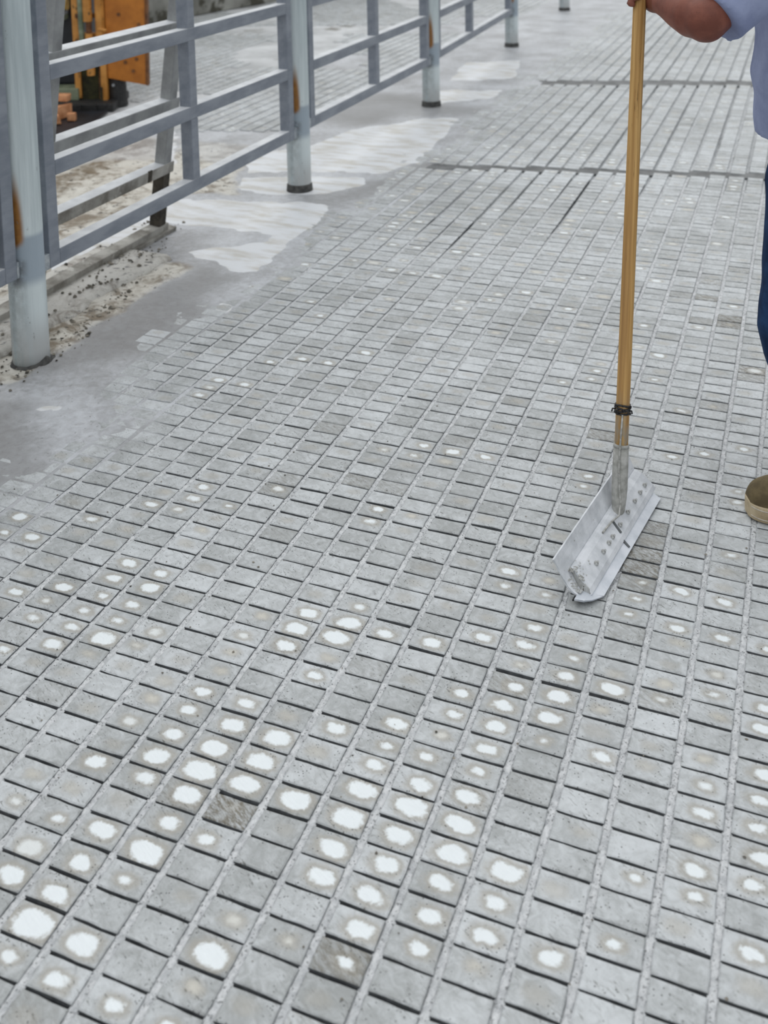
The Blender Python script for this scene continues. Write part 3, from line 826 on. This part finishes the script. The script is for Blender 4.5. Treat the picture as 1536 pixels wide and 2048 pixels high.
def film(rail, a, b, w, up=(0, 0, 1)):
    '''thin pale strip on a rail: slurry splatter plus painted skylight'''
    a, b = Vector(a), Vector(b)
    f = MB().beam(a, b, w, 0.0012, up=up).build('skylit_slurry_film', M_FILM, None)  # sky-bright rail top put in as a pale strip
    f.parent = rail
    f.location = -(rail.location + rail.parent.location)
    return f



def fence_panel(x0, y0, x1, y1, rails, mids, lab, name='metal_railing', group='welded tube panels of the fence', top=1.22, bracket=True):
    t = thing(name, ((x0 + x1) / 2, (y0 + y1) / 2, 0), lab, 'railing', group)
    px = lambda y: x0 + (x1 - x0) * (y - y0) / (y1 - y0)
    lo = rails[0]
    for zt in rails:
        ext0, ext1 = (T, T)
        rl = MB().beam((px(y0 + T), y0 + T, zt - T / 2), (px(y1 - T), y1 - T, zt - T / 2), T, T).build('rail', M_GALV, t, bevel=0.003, origin=(px((y0 + y1) / 2), (y0 + y1) / 2, zt - T / 2))
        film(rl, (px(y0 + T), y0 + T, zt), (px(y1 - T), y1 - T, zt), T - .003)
    for y in (y0 + T / 2, y1 - T / 2):
        MB().beam((px(y), y, lo - T), (px(y), y, top), T, T, up=(0, 1, 0)).build('upright', M_GALV, t, bevel=0.003, origin=(px(y), y, lo))
    for y in mids:
        zz2 = sorted(rails)
        for a, b in zip(zz2[:-1], zz2[1:]):
            MB().beam((px(y), y, a), (px(y), y, b - T), T, T, up=(0, 1, 0)).build('mid_bar', M_GALV, t, bevel=0.003, origin=(px(y), y, a))
    if bracket:
        for y, s in ((y0, -1), (y1, 1)):
            ln = min([abs(q[1] - y) for q in POSTS if (q[1] - y) * s > 0] + [0.09]) - 0.0575
            MB().beam((px(y), y, lo - T / 2), (px(y + s * ln), y + s * ln, lo - T / 2), T * 1.0, T * 1.04).build('bracket', M_WELD, t, bevel=0.004, origin=(px(y), y, lo - T / 2))
    return t


ZR = [0.322, 0.613, 0.921, 1.22]
fence_panel(-1.887, 0.855, -1.894, 2.615, ZR, [1.745], 'nearest full grey tube panel, a spare panel leaning behind it', bracket=True)
fence_panel(-1.896, 2.80, -1.909, 4.585, [0.335, 0.610, 0.921, 1.22], [3.69], 'grey tube panel between the second and third pipe posts')
fence_panel(-1.913, 4.78, -2.026, 7.06, [0.345, 0.610, 0.921, 1.22], [5.69], 'grey tube panel between the third and fourth pipe posts')
t = fence_panel(-1.878, -1.05, -1.884, 0.700, [0.345, 0.640, 0.921, 1.22], [-0.17], 'grey tube panel cut off by the left edge of the picture')
MB().box(-1.91, -1.904, -0.10, 0.645, 0.352, 0.585).build('infill_sheet', M_SHEET, t)

# spare panel leaning behind the first bay
t = thing('leaning_railing', (-2.18, 1.0, 0), 'muddy spare tube panel leaning behind the nearest bay, its bottom rail on the ground', 'railing')
KX = 0.15
lx = lambda z: -2.18 + KX * z
upv = Vector((KX, 0, 1)).normalized()
ya, yb = 0.10, 1.955
for zt, m, hh in ((0.050, M_DIRTYTUBE, 0.052), (0.322, M_DIRTYTUBE, 0.046), (0.597, M_GALVD, 0.05), (0.922, M_GALVD, 0.05)):
    zc = zt - hh / 2 + 0.002
    rl = MB().beam((lx(zc), ya, zc), (lx(zc), yb, zc), 0.055, hh, up=upv).build('rail', m, t, bevel=0.003, origin=(lx(zc), 1.0, zc))
    if zt > .1:
        zf = Vector((lx(zc), 0, zc)) + upv * (hh / 2)
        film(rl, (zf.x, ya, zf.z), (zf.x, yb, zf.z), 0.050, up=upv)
MB().beam((lx(.03), 1.02, 0.012), (lx(.03), 2.0, 0.012), 0.075, 0.022, up=upv).build('foot_strip', M_DIRTYTUBE, t, bevel=0.002, origin=(lx(.03), 1.5, .012))
for y, m1, m2 in ((ya + .025, M_DIRTYTUBE, M_GALVD), (1.137, M_DIRTYTUBE, M_GALVD), (yb - .045, M_ROT, M_GALVD)):
    for za, zb, m in ((0.052, 0.278, m1), (0.322, 0.548, m2), (0.597, 0.874, m2), (0.922, 1.20, m2)):
        MB().beam((lx(za), y, za), (lx(zb), y, zb), 0.05, 0.05, up=(0, 1, 0)).build('upright', m, t, bevel=0.003, origin=(lx(za), y, za))
zc = 0.30
MB().beam((lx(zc) + .027, 1.765, zc), (lx(zc) + .027, 1.79, zc), 0.006, 0.048, up=upv).build('clip', M_ROT, t, origin=(lx(zc), 1.78, zc))

# ------------------------------------------------------------------ squeegee
SQ0 = Vector((-0.006, 0.455, 0))
AX = Vector((0.16, 0.987, 0)).normalized()
RT = Vector((AX.y, -AX.x, 0))
t = thing('squeegee', SQ0, 'long-handled floor squeegee standing upright, its blade coated in pale slurry', 'squeegee')


def sq(a, u, z): return SQ0 + AX * a + RT * u + Vector((0, 0, z))


def sheet(prof, a0, a1, th, shape=None, n=14):
    """profile (u,z) polyline swept along the head with thickness"""
    mb = MB()
    m = len(prof)
    vs = []
    for i in range(n + 1):
        f = i / n
        a = a0 + (a1 - a0) * f
        for lay in (0, 1):
            for k, (u, z) in enumerate(prof):
                k0, k1 = max(k - 1, 0), min(k + 1, m - 1)
                du, dz = prof[k1][0] - prof[k0][0], prof[k1][1] - prof[k0][1]
                l = math.hypot(du, dz)
                nu, nz_ = -dz / l, du / l
                da = shape(f, k / (m - 1)) if shape else 0.0
                vs.append(sq(a + da, u + (nu * th if lay else 0), z + (nz_ * th if lay else 0)))
    fs = []
    st = 2 * m
    for i in range(n):
        for k in range(m - 1):
            a = i * st + k
            fs.append((a, a + st, a + st + 1, a + 1))
            b = a + m
            fs.append((b, b + 1, b + st + 1, b + st))
        a = i * st
        fs.append((a, a + m, a + m + st, a + st))
        a = i * st + m - 1
        fs.append((a, a + st, a + st + m, a + m))
    for i in (0, n):
        q = [i * st + k for k in range(m)] + [i * st + m + k for k in range(m - 1, -1, -1)]
        fs.append(tuple(q) if i == 0 else tuple(reversed(q)))
    return mb.add(vs, fs)


# tall rear flap, slightly dished
flap = [(-0.062, 0.088), (-0.058, 0.074), (-0.052, 0.060), (-0.044, 0.046), (-0.034, 0.032), (-0.022, 0.020), (-0.012, 0.012)]
sheet(flap, -0.222, 0.235, 0.004, lambda f, k: (-0.018 * (1 - k) if f < .1 else 0) + (0.004 * math.sin(k * 6))).build('flap', M_SQ, t, smooth=False)
# clamp bar over the flap
clampp = [(-0.040, 0.046), (-0.032, 0.046), (-0.024, 0.043), (0.004, 0.022), (0.009, 0.014)]
sheet(clampp, -0.208, 0.232, 0.004, lambda f, k: 0.016 * (1 - k) if f < .05 else 0).build('clamp_bar', M_SQ, t)
# flexible blade strip reaching to the floor
blade = [(-0.014, 0.014), (0.004, 0.013), (0.016, 0.008), (0.029, 0.0025)]
sheet(blade, -0.240, 0.215, 0.0035, lambda f, k: (0.055 * k * k if f < .06 else (0.02 * k * k if f < .12 else 0))).build('blade', M_BLADE, t)
sheet([(-0.020, 0.008), (-0.004, 0.007), (0.010, 0.0035)], -0.236, 0.22, 0.004, lambda f, k: 0.03 * k if f < .06 else 0).build('blade_backing', M_RUBBER, t)
# grit crust on the near end
mb = MB()
rg = random.Random(11)
for i in range(150):
    a, u = -.222 + abs(rg.gauss(0, .022)), rg.uniform(-.048, -.008)
    z = 0.049 - max(0, u + .026) * .72 if a > -.205 else max(0.016, 0.012 - (u + .012) * .95) + .004
    s = rg.uniform(.0008, .0024)
    mb.ball(sq(a, u, z), (s * 1.3, s * 1.5, s * .8), 6, 4)
g = mb.build('slurry_crust', M_SQD, t)
g['kind'] = 'stuff'
# closed near end of the clamp bar, caked over
ec = [(-0.040, 0.050), (-0.024, 0.047), (0.006, 0.025), (0.010, 0.014), (-0.010, 0.012), (-0.034, 0.034)]
m6 = len(ec)
MB().add([sq(-0.207 - 0.012 * (k in (0, 1, 5)) * -1, u, z) for k, (u, z) in enumerate(ec)] + [sq(-0.185, u, z) for u, z in ec],
         [tuple(range(m6 - 1, -1, -1)), tuple(range(m6, 2 * m6))] + [(k, (k + 1) % m6, m6 + (k + 1) % m6, m6 + k) for k in range(m6)]).build('end_cap', M_SQD, t)
# bolts along the clamp bar
for k, a in enumerate((-0.135, -0.09, -0.055, -0.03, 0.02, 0.075, 0.125, 0.165, 0.20)):
    u, z = -0.006, 0.034
    nrm = (RT * 0.6 + Vector((0, 0, 0.8))).normalized()
    c0 = sq(a, u, z)
    MB().loft([c0 - nrm * .001, c0 + nrm * .005, c0 + nrm * .006], [.0052, .0052, .003], 6).loft([c0 + nrm * .004, c0 + nrm * .010], [.0026, .0026], 8).build('bolt', M_BOLT, t, origin=c0)
# groove in the bar and blade
MB().beam(sq(0.012, -0.020, 0.0455), sq(0.004, 0.003, 0.0285), 0.006, 0.003, up=(0, 0, 1)).build('slot', M_GROOVE, t)
MB().beam(sq(-0.002, 0.010, 0.0165), sq(-0.008, 0.026, 0.0085), 0.005, 0.003, up=(0, 0, 1)).build('slot', M_GROOVE, t)
# handle, ferrule, ties
HB = Vector((-0.0185, 0.522, 0.036))
HT = Vector((-0.016, 0.774, 1.186))
HD = (HT - HB).normalized()
H = lambda s: HB + HD * s
h = MB().loft([Vector((0, 0, z)) for z in (0.07, .3, .7, 1.1, 1.46, 1.472)], [.0156, .0156, .0155, .0154, .0152, .010], 24).build('handle', M_WOOD, None, smooth=True)
h.parent = t
h.matrix_parent_inverse = Matrix.Identity(4)
h.matrix_world = Matrix.Translation(HB) @ HD.to_track_quat('Z', 'Y').to_matrix().to_4x4()
h.location = HB - SQ0
h.rotation_euler = HD.to_track_quat('Z', 'Y').to_euler()
side = tuple(AX)
MB().loft([H(-.004), H(.008), H(.03), H(.055), H(.10), H(.150)], [(.024, .012), (.0235, .0135), (.020, .0165), (.0185, .018), (.0180, .0178), (.0174, .0172)], 24, side=side).build('ferrule', M_FERR, t, smooth=True)
MB().loft([H(.146), H(.153)], [(.0184, .0182), (.0178, .0176)], 24, side=side).build('ferrule_rim', M_FERR, t, smooth=True)
cl = Vector(CAM_C) - HB
cl = (cl - HD * cl.dot(HD)).normalized()
cs = HD.cross(cl)
# twisted black tie round the handle
mb = MB()
for kk, (s0, tw) in enumerate(((.228, .5), (.234, -.4), (.240, .3), (.222, -.2))):
    pts = []
    for q in range(25):
        an = 2 * math.pi * q / 24
        rr = .0168 + .0016 * math.sin(an * 9 + kk)
        pts.append(H(s0 + .004 * tw * math.sin(an * 2 + kk)) + cl * (rr * math.cos(an)) + cs * (rr * math.sin(an)))
    mb.loft(pts, .0024, 6)
for an, ln in ((.2, .016), (-.5, .013), (.9, .012), (-1.1, .014)):
    p0 = H(.232) + cl * (.018 * math.cos(an)) + cs * (.018 * math.sin(an))
    mb.loft([p0, p0 + cl * .004 + cs * (.5 * ln * (1 if an > 0 else -1)), p0 + cl * .002 - HD * ln * .5 + cs * (ln * .6 * (1 if an > 0 else -1))], .002, 6)
mb.build('tie_wrap', M_TIE, t, smooth=True)
pts = [H(.222) + cl * .0185, H(.18) + cl * .0185 + cs * -.0015, H(.14) + cl * .0205 + cs * -.003, H(.10) + cl * .0212 + cs * -.003,
       H(.06) + cl * .0225 + cs * 0.000, H(.035) + cl * .026 + cs * .004, sq(0.035, -.012, .048), sq(0.0, -.018, .050), sq(-0.045, -.022, .049)]
MB().loft(pts, .0022, 8).build('stay_wire', M_WIRE, t, smooth=True)

# ------------------------------------------------------------------ orange machine behind the fence
MO = Vector((-3.95, 4.05, 0))
MU = Vector((.93, .368, 0))
MV = Vector((-.368, .93, 0))
t = thing('loader', MO, 'old orange loader with hydraulic rams parked behind the spare panel', 'machine')


def mp(u, v, z): return MO + MU * u + MV * v + Vector((0, 0, z))


def mbox(mb, u0, u1, v0, v1, z0, z1, sk=0.0):
    return mb.hexa([mp(u0, v0, z0), mp(u1, v0, z0), mp(u1, v1, z0), mp(u0, v1, z0), mp(u0 + sk, v0, z1), mp(u1 + sk, v0, z1), mp(u1 + sk, v1, z1), mp(u0 + sk, v1, z1)])


mb = MB().hexa([mp(-.012, -.01, .195), mp(.252, -.01, .140), mp(.252, .03, .140), mp(-.012, .03, .195), mp(-.012, -.01, 1.25), mp(.285, -.01, 1.25), mp(.285, .03, 1.25), mp(-.012, .03, 1.25)])
mb.build('side_plate', M_ORANGE, t, bevel=0.004)
MB().hexa([mp(.238, -.018, .143), mp(.256, -.018, .139), mp(.256, .04, .139), mp(.238, .04, .143), mp(.271, -.018, 1.25), mp(.289, -.018, 1.25), mp(.289, .04, 1.25), mp(.271, .04, 1.25)]).build('plate_edge', M_BROWN, t, bevel=0.002)
for u, z in ((.11, .30), (.185, .32), (.05, .36), (.16, .24), (.08, .62), (.21, .55)):
    MB().loft([mp(u, -.016, z), mp(u, -.006, z)], [.012, .012], 12).build('bolt_hole', M_BROWN, t)
mbox(MB(), -.055, -.015, -.03, .06, .02, 1.25).build('mast_rail', M_ORANGE2, t, bevel=0.004)
mbox(MB(), -.235, -.195, .0, .10, .06, 1.25).build('mast_rail', M_ORANGE2, t, bevel=0.004)
mbox(MB(), -.075, -.06, .0, .08, .05, 1.25).build('brown_strut', M_BROWN, t, bevel=0.002)  # narrow rust-brown strut beside the mast rail
for u, za, zb, r, m in ((-.115, .22, .50, .027, M_ORANGE2), (-.115, .50, .58, .019, M_BROWN), (-.12, .58, 1.2, .030, M_ORANGE2), (-.165, .30, 1.2, .018, M_GREEN), (-.045, .45, 1.2, .026, M_ORANGE2)):
    MB().loft([mp(u, -.03, za), mp(u, -.03, zb)], [r, r], 16).build('hydraulic_ram', m, t, smooth=False)
mbox(MB(), -.21, -.06, -.01, .03, .46, .50).build('cross_bar', M_ORANGE2, t, bevel=0.004)
mbox(MB(), -.21, -.06, -.01, .03, .60, .63).build('cross_bar', M_BROWN, t, bevel=0.004)
MB().loft([mp(-.05, -.05, .53), mp(.005, -.05, .52)], [.012, .010], 10).build('pin', M_ORANGE2, t)
mbox(MB(), -.20, -.06, .02, .16, .0, .33).build('lower_frame', M_MOSS, t, bevel=0.006)
mbox(MB(), -.06, -.045, -.04, .12, .0, .14).build('lower_frame', M_MOSS, t, bevel=0.003)
MB().loft([mp(.03, .06, .0), mp(.03, .06, .03), mp(.03, .06, .17), mp(.03, .06, .2)], [.07, .065, .06, .05], 18).build('support_foot', M_RUBBER, t)
MB().loft([mp(.02, -.004, .145), mp(.02, .01, .145)], [.010, .010], 10).build('grease_cap', M_WELD, t)
mbox(MB(), -1.5, -.24, .15, 1.5, .12, 1.15).build('engine_body', M_BLACK, t, bevel=0.02)
for z0, z1, m in ((.58, .615, M_GREEN), (.615, .64, M_WELD)):
    mbox(MB(), -1.4, -.30, .05, .15, z0, z1).build('guard_rail', m, t, bevel=0.004)
MB().loft([mp(-1.4, .08, .685), mp(-.28, .08, .685)], [.04, .04], 16).build('roller', M_OCHRE, t)
mbox(MB(), -1.45, -.21, -.02, .14, .05, .13).build('track_guard', M_GREEN, t, bevel=0.006)
mbox(MB(), -1.45, .05, -.14, .3, -.005, .05).build('track', M_RUBBER, t, bevel=0.01)
for k in range(14):
    mbox(MB(), -1.42 + k * .1, -1.36 + k * .1, -.16, -.13, .0, .045).build('track_lug', M_RUBBER, t)

mbox(MB(), -.70, .02, -.95, -.17, -.005, .010).build('shadow_sheet', M_BLACK, t, bevel=0.003)  # flat black sheet painting the shadow on the ground before the machine

bl = ['pale broken brick on top of the rubble heap beside the machine', 'rubble brick lying lowest and nearest the fence', 'broken brick tilted at the left of the rubble heap',
      'small brick shard at the right of the rubble heap', 'broken brick under the topmost one in the rubble heap']
for k, (u, v, z, sx, sy, sz, a) in enumerate(((-.215, -.34, .137, .10, .06, .045, .2), (-.235, -.56, .044, .12, .07, .06, .9), (-.30, -.42, .049, .10, .07, .07, 2.1), (-.13, -.46, .038, .06, .05, .05, .5), (-.215, -.37, .056, .13, .08, .085, 1.4))):
    c = mp(u, v, z)
    mb = MB()
    rg = random.Random(k + 40)
    cc = []
    for dz in (-1, 1):
        for dx, dy in ((-1, -1), (1, -1), (1, 1), (-1, 1)):
            q = Vector((dx * sx / 2 * rg.uniform(.75, 1.1), dy * sy / 2 * rg.uniform(.75, 1.1), dz * sz / 2 * rg.uniform(.8, 1.1)))
            q.rotate(Matrix.Rotation(a, 3, 'Z'))
            cc.append(c + q)
    mb.hexa(cc)
    lo = min(p.z for p in cc)
    o = mb.build('broken_brick', M_BRICK, None, bevel=0.006, origin=c)
    tag(o, bl[k], 'brick', 'bricks in the rubble heap')

# ------------------------------------------------------------------ the worker
F = Vector((-.93, -.37, 0)).normalized()
L = Vector((.37, -.93, 0)).normalized()
ZU = Vector((0, 0, 1))
toe = Vector((0.256, 0.676, 0))
pel = Vector((0.392, 1.012, 0.93))
person = thing('person', (0.40, 0.86, 0), 'person in a blue-grey short-sleeved shirt and jeans, bent arm holding the squeegee handle', 'person')
PO = Vector(person.location)
shL = Vector((0.392, 0.848, 1.415))
elL = Vector((0.150, 0.600, 1.168))
grL = H(1.195)
shR = Vector((0.265, 1.200, 1.415))
elR = Vector((0.115, 1.135, 1.165))
grR = H(1.335)
chest = (shL + shR) / 2 - Vector((0, 0, .06))
akL = toe - F * .205 + ZU * .085
knL = Vector((0.338, 0.772, 0.425))
hiL = pel + L * .09 - ZU * .02 + F * .046
akR = akL - L * .20 - F * .17
knR = akR * .5 + (pel - L * .09) * .5 + F * .05
hiR = pel - L * .09 - ZU * .02


def solid(mb, name, mat, parent, vox, smooth_it=6):
    me = mb.mesh(name + '_src')
    bm = bmesh.new()
    bm.from_mesh(me)
    bmesh.ops.recalc_face_normals(bm, faces=bm.faces)
    bm.to_mesh(me)
    bm.free()
    o = bpy.data.objects.new(name, me)
    COL.objects.link(o)
    r = o.modifiers.new('r', 'REMESH')
    r.mode = 'VOXEL'
    r.voxel_size = vox
    s = o.modifiers.new('s', 'SMOOTH')
    s.factor = 0.5
    s.iterations = smooth_it
    bpy.context.view_layer.update()
    dg = bpy.context.evaluated_depsgraph_get()
    m2 = bpy.data.meshes.new_from_object(o.evaluated_get(dg))
    o.modifiers.clear()
    o.data = m2
    bpy.data.meshes.remove(me)
    m2.name = name
    m2.shade_smooth()
    m2.materials.clear()
    m2.materials.append(mat)
    o.parent = parent
    o.location = -parent.matrix_world.translation
    return o


def wrinkle(me, fn):
    n = len(me.vertices)
    co = np.empty(n * 3, np.float32)
    me.vertices.foreach_get('co', co)
    nr = np.empty(n * 3, np.float32)
    me.vertex_normals.foreach_get('vector', nr)
    co, nr = co.reshape(-1, 3), nr.reshape(-1, 3)
    k = np.array([fn(Vector(p)) for p in co], np.float32)
    me.vertices.foreach_set('co', (co + nr * k[:, None]).ravel())
    me.update()


def arm(mb, sh, el, gr, k=1.0):
    d = (gr - el).normalized()
    wr = gr - d * .085
    mb.loft([sh, sh.lerp(el, .3), sh.lerp(el, .7), el], [.062, .058, .052, .050], 16)
    mb.ball(el, (.050, .050, .052))
    mb.loft([el, el.lerp(wr, .25), el.lerp(wr, .55), el.lerp(wr, .85), wr], [.048, .054, .046, .034, .031], 16)


def hand(mb, el, gr, sgn):
    """palm beside the handle, four fingers and a thumb closed round it"""
    d = (gr - el).normalized()
    back = (gr - d * .09)
    side = HD
    out = d.cross(HD).normalized() * sgn
    palm_c = gr - d * .030 + out * .020
    mb.loft([back, gr - d * .06 + out * .010, palm_c, gr + out * .026 + d * .008], [(.028, .022), (.036, .020), (.042, .017), (.040, .014)], 14, side=tuple(side))
    lens = (.92, 1.0, .97, .82)
    for k in range(4):
        off = HD * (.030 - .020 * k)
        pts = []
        for q in range(6):
            an = math.radians(70 - q * 46 * lens[k])
            rr = .0245
            pts.append(gr + off + out * (rr * math.sin(an)) + d * (rr * math.cos(an)))
        mb.loft([gr + off + out * .026 - d * .01] + pts, [.0095, .0095, .0095, .009, .0088, .008, .006], 10)
    pts = [palm_c + HD * .03 - out * .005, gr - d * .026 + HD * .042 - out * .006, gr - d * .016 + HD * .05 - out * .02, gr + d * .004 + HD * .046 - out * .026, gr + d * .016 + HD * .040 - out * .022]
    mb.loft(pts, [.014, .013, .0115, .010, .008], 10)


mb = MB()
neck = chest + ZU * .13
head_c = neck + ZU * .155 + F * .035
mb.loft([pel - ZU * .10, pel, pel + ZU * .12, chest - ZU * .08, chest + ZU * .04, neck - ZU * .05], [(.15, .10), (.165, .115), (.16, .115), (.175, .115), (.165, .10), (.06, .055)], 20, side=tuple(L))
mb.loft([shR, chest + ZU * .07, shL], [.062, .08, .062], 14)
mb.loft([neck - ZU * .07 - F * .01, neck - ZU * .01, neck + ZU * .05 + F * .018, head_c - ZU * .04 - F * .012], [.062, .058, .055, .054], 16)
# head: skull, jaw, nose, ears
mb.ball(head_c + ZU * .03, (.098, .078, .108), 20, 14, Matrix((F, L, ZU)).transposed())
mb.ball(head_c + F * .030 - ZU * .060, (.068, .058, .062), 16, 10, Matrix((F, L, ZU)).transposed())
mb.loft([head_c + F * .088 + ZU * .035, head_c + F * .112 - ZU * .005, head_c + F * .118 - ZU * .014, head_c + F * .092 - ZU * .026], [.010, .013, .015, .012], 10)
for s in (1, -1):
    mb.ball(head_c + L * (s * .080) - F * .005 + ZU * .0, (.020, .010, .032), 10, 8, Matrix((F, L, ZU)).transposed())
    mb.ball(head_c + F * .082 + L * (s * .034) + ZU * .046, (.012, .024, .009), 8, 6, Matrix((F, L, ZU)).transposed())
mb.ball(head_c + F * .088 - ZU * .052, (.012, .026, .010), 10, 6, Matrix((F, L, ZU)).transposed())
arm(mb, shL, elL, grL)
arm(mb, shR, elR, grR)
hand(mb, elL, grL, 1)
hand(mb, elR, grR, -1)
for hi, kn, ak in ((hiL, knL, akL), (hiR, knR, akR)):
    mb.loft([hi - F * .04, hi.lerp(kn, .3), hi.lerp(kn, .8), kn, kn.lerp(ak, .25), kn.lerp(ak, .6), ak, ak - ZU * .045], [.066, .080, .06, .056, .056, .048, .036, .036], 16)
    mb.loft([ak - ZU * .04 - F * .05, ak - ZU * .045 + F * .05, ak - ZU * .058 + F * .14], [.03, .034, .024], 12)
solid(mb, 'body', M_SKIN, person, 0.0058, 5)

# hair, eyes, mouth
mb = MB()
Rh = Matrix((F, L, ZU)).transposed()
mb.ball(head_c + ZU * .045 - F * .012, (.102, .086, .105), 18, 12, Rh)
mb.v = [tuple(Vector(p) if (Vector(p) - head_c).dot(F) < .05 + .6 * max(0, (Vector(p) - head_c).z - .09) or (Vector(p) - head_c).z > .1 else head_c + (Vector(p) - head_c) * .8) for p in mb.v]
mb.v = [tuple(Vector(p) if (Vector(p) - head_c).z > -.03 else head_c + (Vector(p) - head_c) * .8) for p in mb.v]
mb.build('hair', M_HAIR, person, smooth=True)
for s in (1, -1):
    e = MB().ball(head_c + F * .082 + L * (s * .034) + ZU * .028, .0105, 12, 8).build('eye', M_EYE, person, smooth=True)
    MB().ball(head_c + F * .0925 + L * (s * .034) + ZU * .028, (.0045, .0055, .0055), 10, 6, Rh).build('iris', M_IRIS, e, smooth=True).location = (0, 0, 0)
MB().ball(head_c + F * .098 - ZU * .053, (.005, .024, .006), 12, 6, Rh).build('lips', M_LIP, person, smooth=True)

# shirt: torso and two loose short sleeves
mb = MB()
bel = pel + ZU * .06 + F * .012
mb.loft([pel - ZU * .10 + F * .012, pel - ZU * .07 + F * .012, pel + F * .006, bel, bel + ZU * .12, chest - ZU * .06, chest + ZU * .04, neck - ZU * .035, neck + ZU * .0],
        [(.182, .138), (.188, .142), (.19, .144), (.19, .15), (.188, .145), (.20, .135), (.185, .118), (.09, .08), (.066, .062)], 28, side=tuple(L))
mb.loft([shR, chest + ZU * .08, shL], [.078, .09, .078], 16)
for sh, el in ((shL, elL), (shR, elR)):
    d = (el - sh).normalized()
    hang = Vector((0, 0, -1))
    mb.loft([sh - d * .04, sh, sh.lerp(el, .35) + hang * .004, sh.lerp(el, .70) + hang * .012, sh.lerp(el, .93) + hang * .016], [.06, .078, .080, .077, .074], 20)
o = solid(mb, 'shirt', M_SHIRT, person, 0.008, 4)
wrinkle(o.data, lambda p: 0.008 * noise.noise(Vector((p.x * 9, p.y * 9, p.z * 5))) + 0.005 * noise.noise(Vector((p.x * 22, p.y * 22, p.z * 11))))

# jeans
mb = MB()
mb.loft([pel + ZU * .06, pel, pel - ZU * .10], [(.168, .122), (.172, .124), (.150, .11)], 24, side=tuple(L))
for hi, kn, ak in ((hiL, knL, akL), (hiR, knR, akR)):
    mb.loft([hi - ZU * .02 - F * .02, hi - ZU * .07, hi.lerp(kn, .35), hi.lerp(kn, .75), kn, kn + (ak - kn) * .12, kn.lerp(ak, .45), kn.lerp(ak, .8), ak - ZU * .012, ak - ZU * .03],
            [.080, .098, .098, .080, .076, .077, .074, .068, .066, .066], 20)
o = solid(mb, 'jeans', M_DENIM, person, 0.008, 4)
wrinkle(o.data, lambda p: 0.006 * noise.noise(Vector((p.x * 8, p.y * 8, p.z * 14))))

# shoes
for ak in (akL, akR):
    base = Vector((ak.x, ak.y, 0))
    up_pts, sole_pts = [], []

    def outline(s, wk):
        # s 0 heel .. 1 toe : half width
        return wk * (0.030 + 0.018 * math.sin(min(1, s * 1.25) * math.pi * .62)) * (1 if s < .82 else math.sqrt(max(0.02, 1 - ((s - .82) / .18) ** 2 * .95))) * (1 if s > .08 else .75 + 3.1 * s)
    LEN = .285
    heel = base - F * .075
    hs = lambda s: 0.114 - 0.005 * s if s < .34 else (0.112 - 0.024 * ((s - .34) / .41) if s < .75 else 0.088 - 0.026 * ((s - .75) / .25) ** 1.5)
    mb = MB()
    n = 18
    for wk, z0, z1, nm in ((1.10, 0.003, 0.040, 'sole'),):
        vs = []
        ss = [0, .02, .05, .1, .18, .3, .42, .55, .66, .75, .82, .87, .91, .945, .97, .985, .995, 1.0]
        for s in ss:
            w = outline(s, wk)
            for q, z in ((-1, z0), (1, z0), (1, z1 * .55), (1, z1), (-1, z1), (-1, z1 * .55)):
                k2 = .96 if z == z0 else (1.03 if z == z1 * .55 else 1.0)
                vs.append(heel + F * (s * LEN) + L * (q * w * k2) + ZU * z)
        fs = []
        for i in range(len(ss) - 1):
            for k in range(6):
                fs.append((i * 6 + k, i * 6 + (k + 1) % 6, i * 6 + 6 + (k + 1) % 6, i * 6 + 6 + k))
        fs.append((5, 4, 3, 2, 1, 0))
        fs.append(tuple((len(ss) - 1) * 6 + k for k in range(6)))
        sole = MB().add(vs, fs)
    vs, fs = [], []
    ss = [0.012, .03, .06, .12, .2, .3, .42, .55, .66, .75, .82, .87, .91, .94, .965, .98, .99]
    for s in ss:
        w = outline(s, 1.055)
        hh = max(hs(s), .036)
        if s > .9: hh = .040 + (hs(s) - .040) * math.sqrt(max(0.02, 1 - ((s - .9) / .1) ** 2))
        for q in range(11):
            an = math.pi * q / 10
            vs.append(heel + F * (s * LEN) + L * (-math.cos(an) * w * .97) + ZU * (0.030 + (hh - 0.030) * (math.sin(an) ** .55 if 0 < q < 10 else 0)))
    for i in range(len(ss) - 1):
        for k in range(10):
            fs.append((i * 11 + k, i * 11 + k + 1, i * 11 + 12 + k, i * 11 + 11 + k))
    fs.append(tuple(range(10, -1, -1)))
    fs.append(tuple((len(ss) - 1) * 11 + k for k in range(11)))
    shoe = MB().add(vs, fs).build('shoe', M_SHOE, person, smooth=True)
    so = sole.build('sole', M_SOLE, None, bevel=0.003)
    so.parent = shoe
    for z in (0.012, 0.033):
        pts = [heel + F * (s * LEN) + L * (outline(s, 1.12)) + ZU * z for s in (0.05, .1, .18, .3, .42, .55, .66, .75, .82, .87, .91, .945, .97, .985)]
        pts += [heel + F * (s * LEN) - L * (outline(s, 1.12)) + ZU * z for s in (.985, .97, .945, .91, .87, .82, .75, .66, .55, .42, .3)]
        w = MB().loft(pts, .0013, 6).build('sole_seam', M_LACE, None, smooth=True)
        w.parent = shoe
    for s in (.42, .50, .58, .66):
        hh = hs(s)
        pts = [heel + F * (s * LEN) + L * (q * .026) + ZU * (hh + .002 - .016 * abs(q) ** 2) for q in (-1, -.5, 0, .5, 1)]
        l = MB().loft(pts, .003, 8).build('lace', M_LACE, None, smooth=True)
        l.parent = shoe
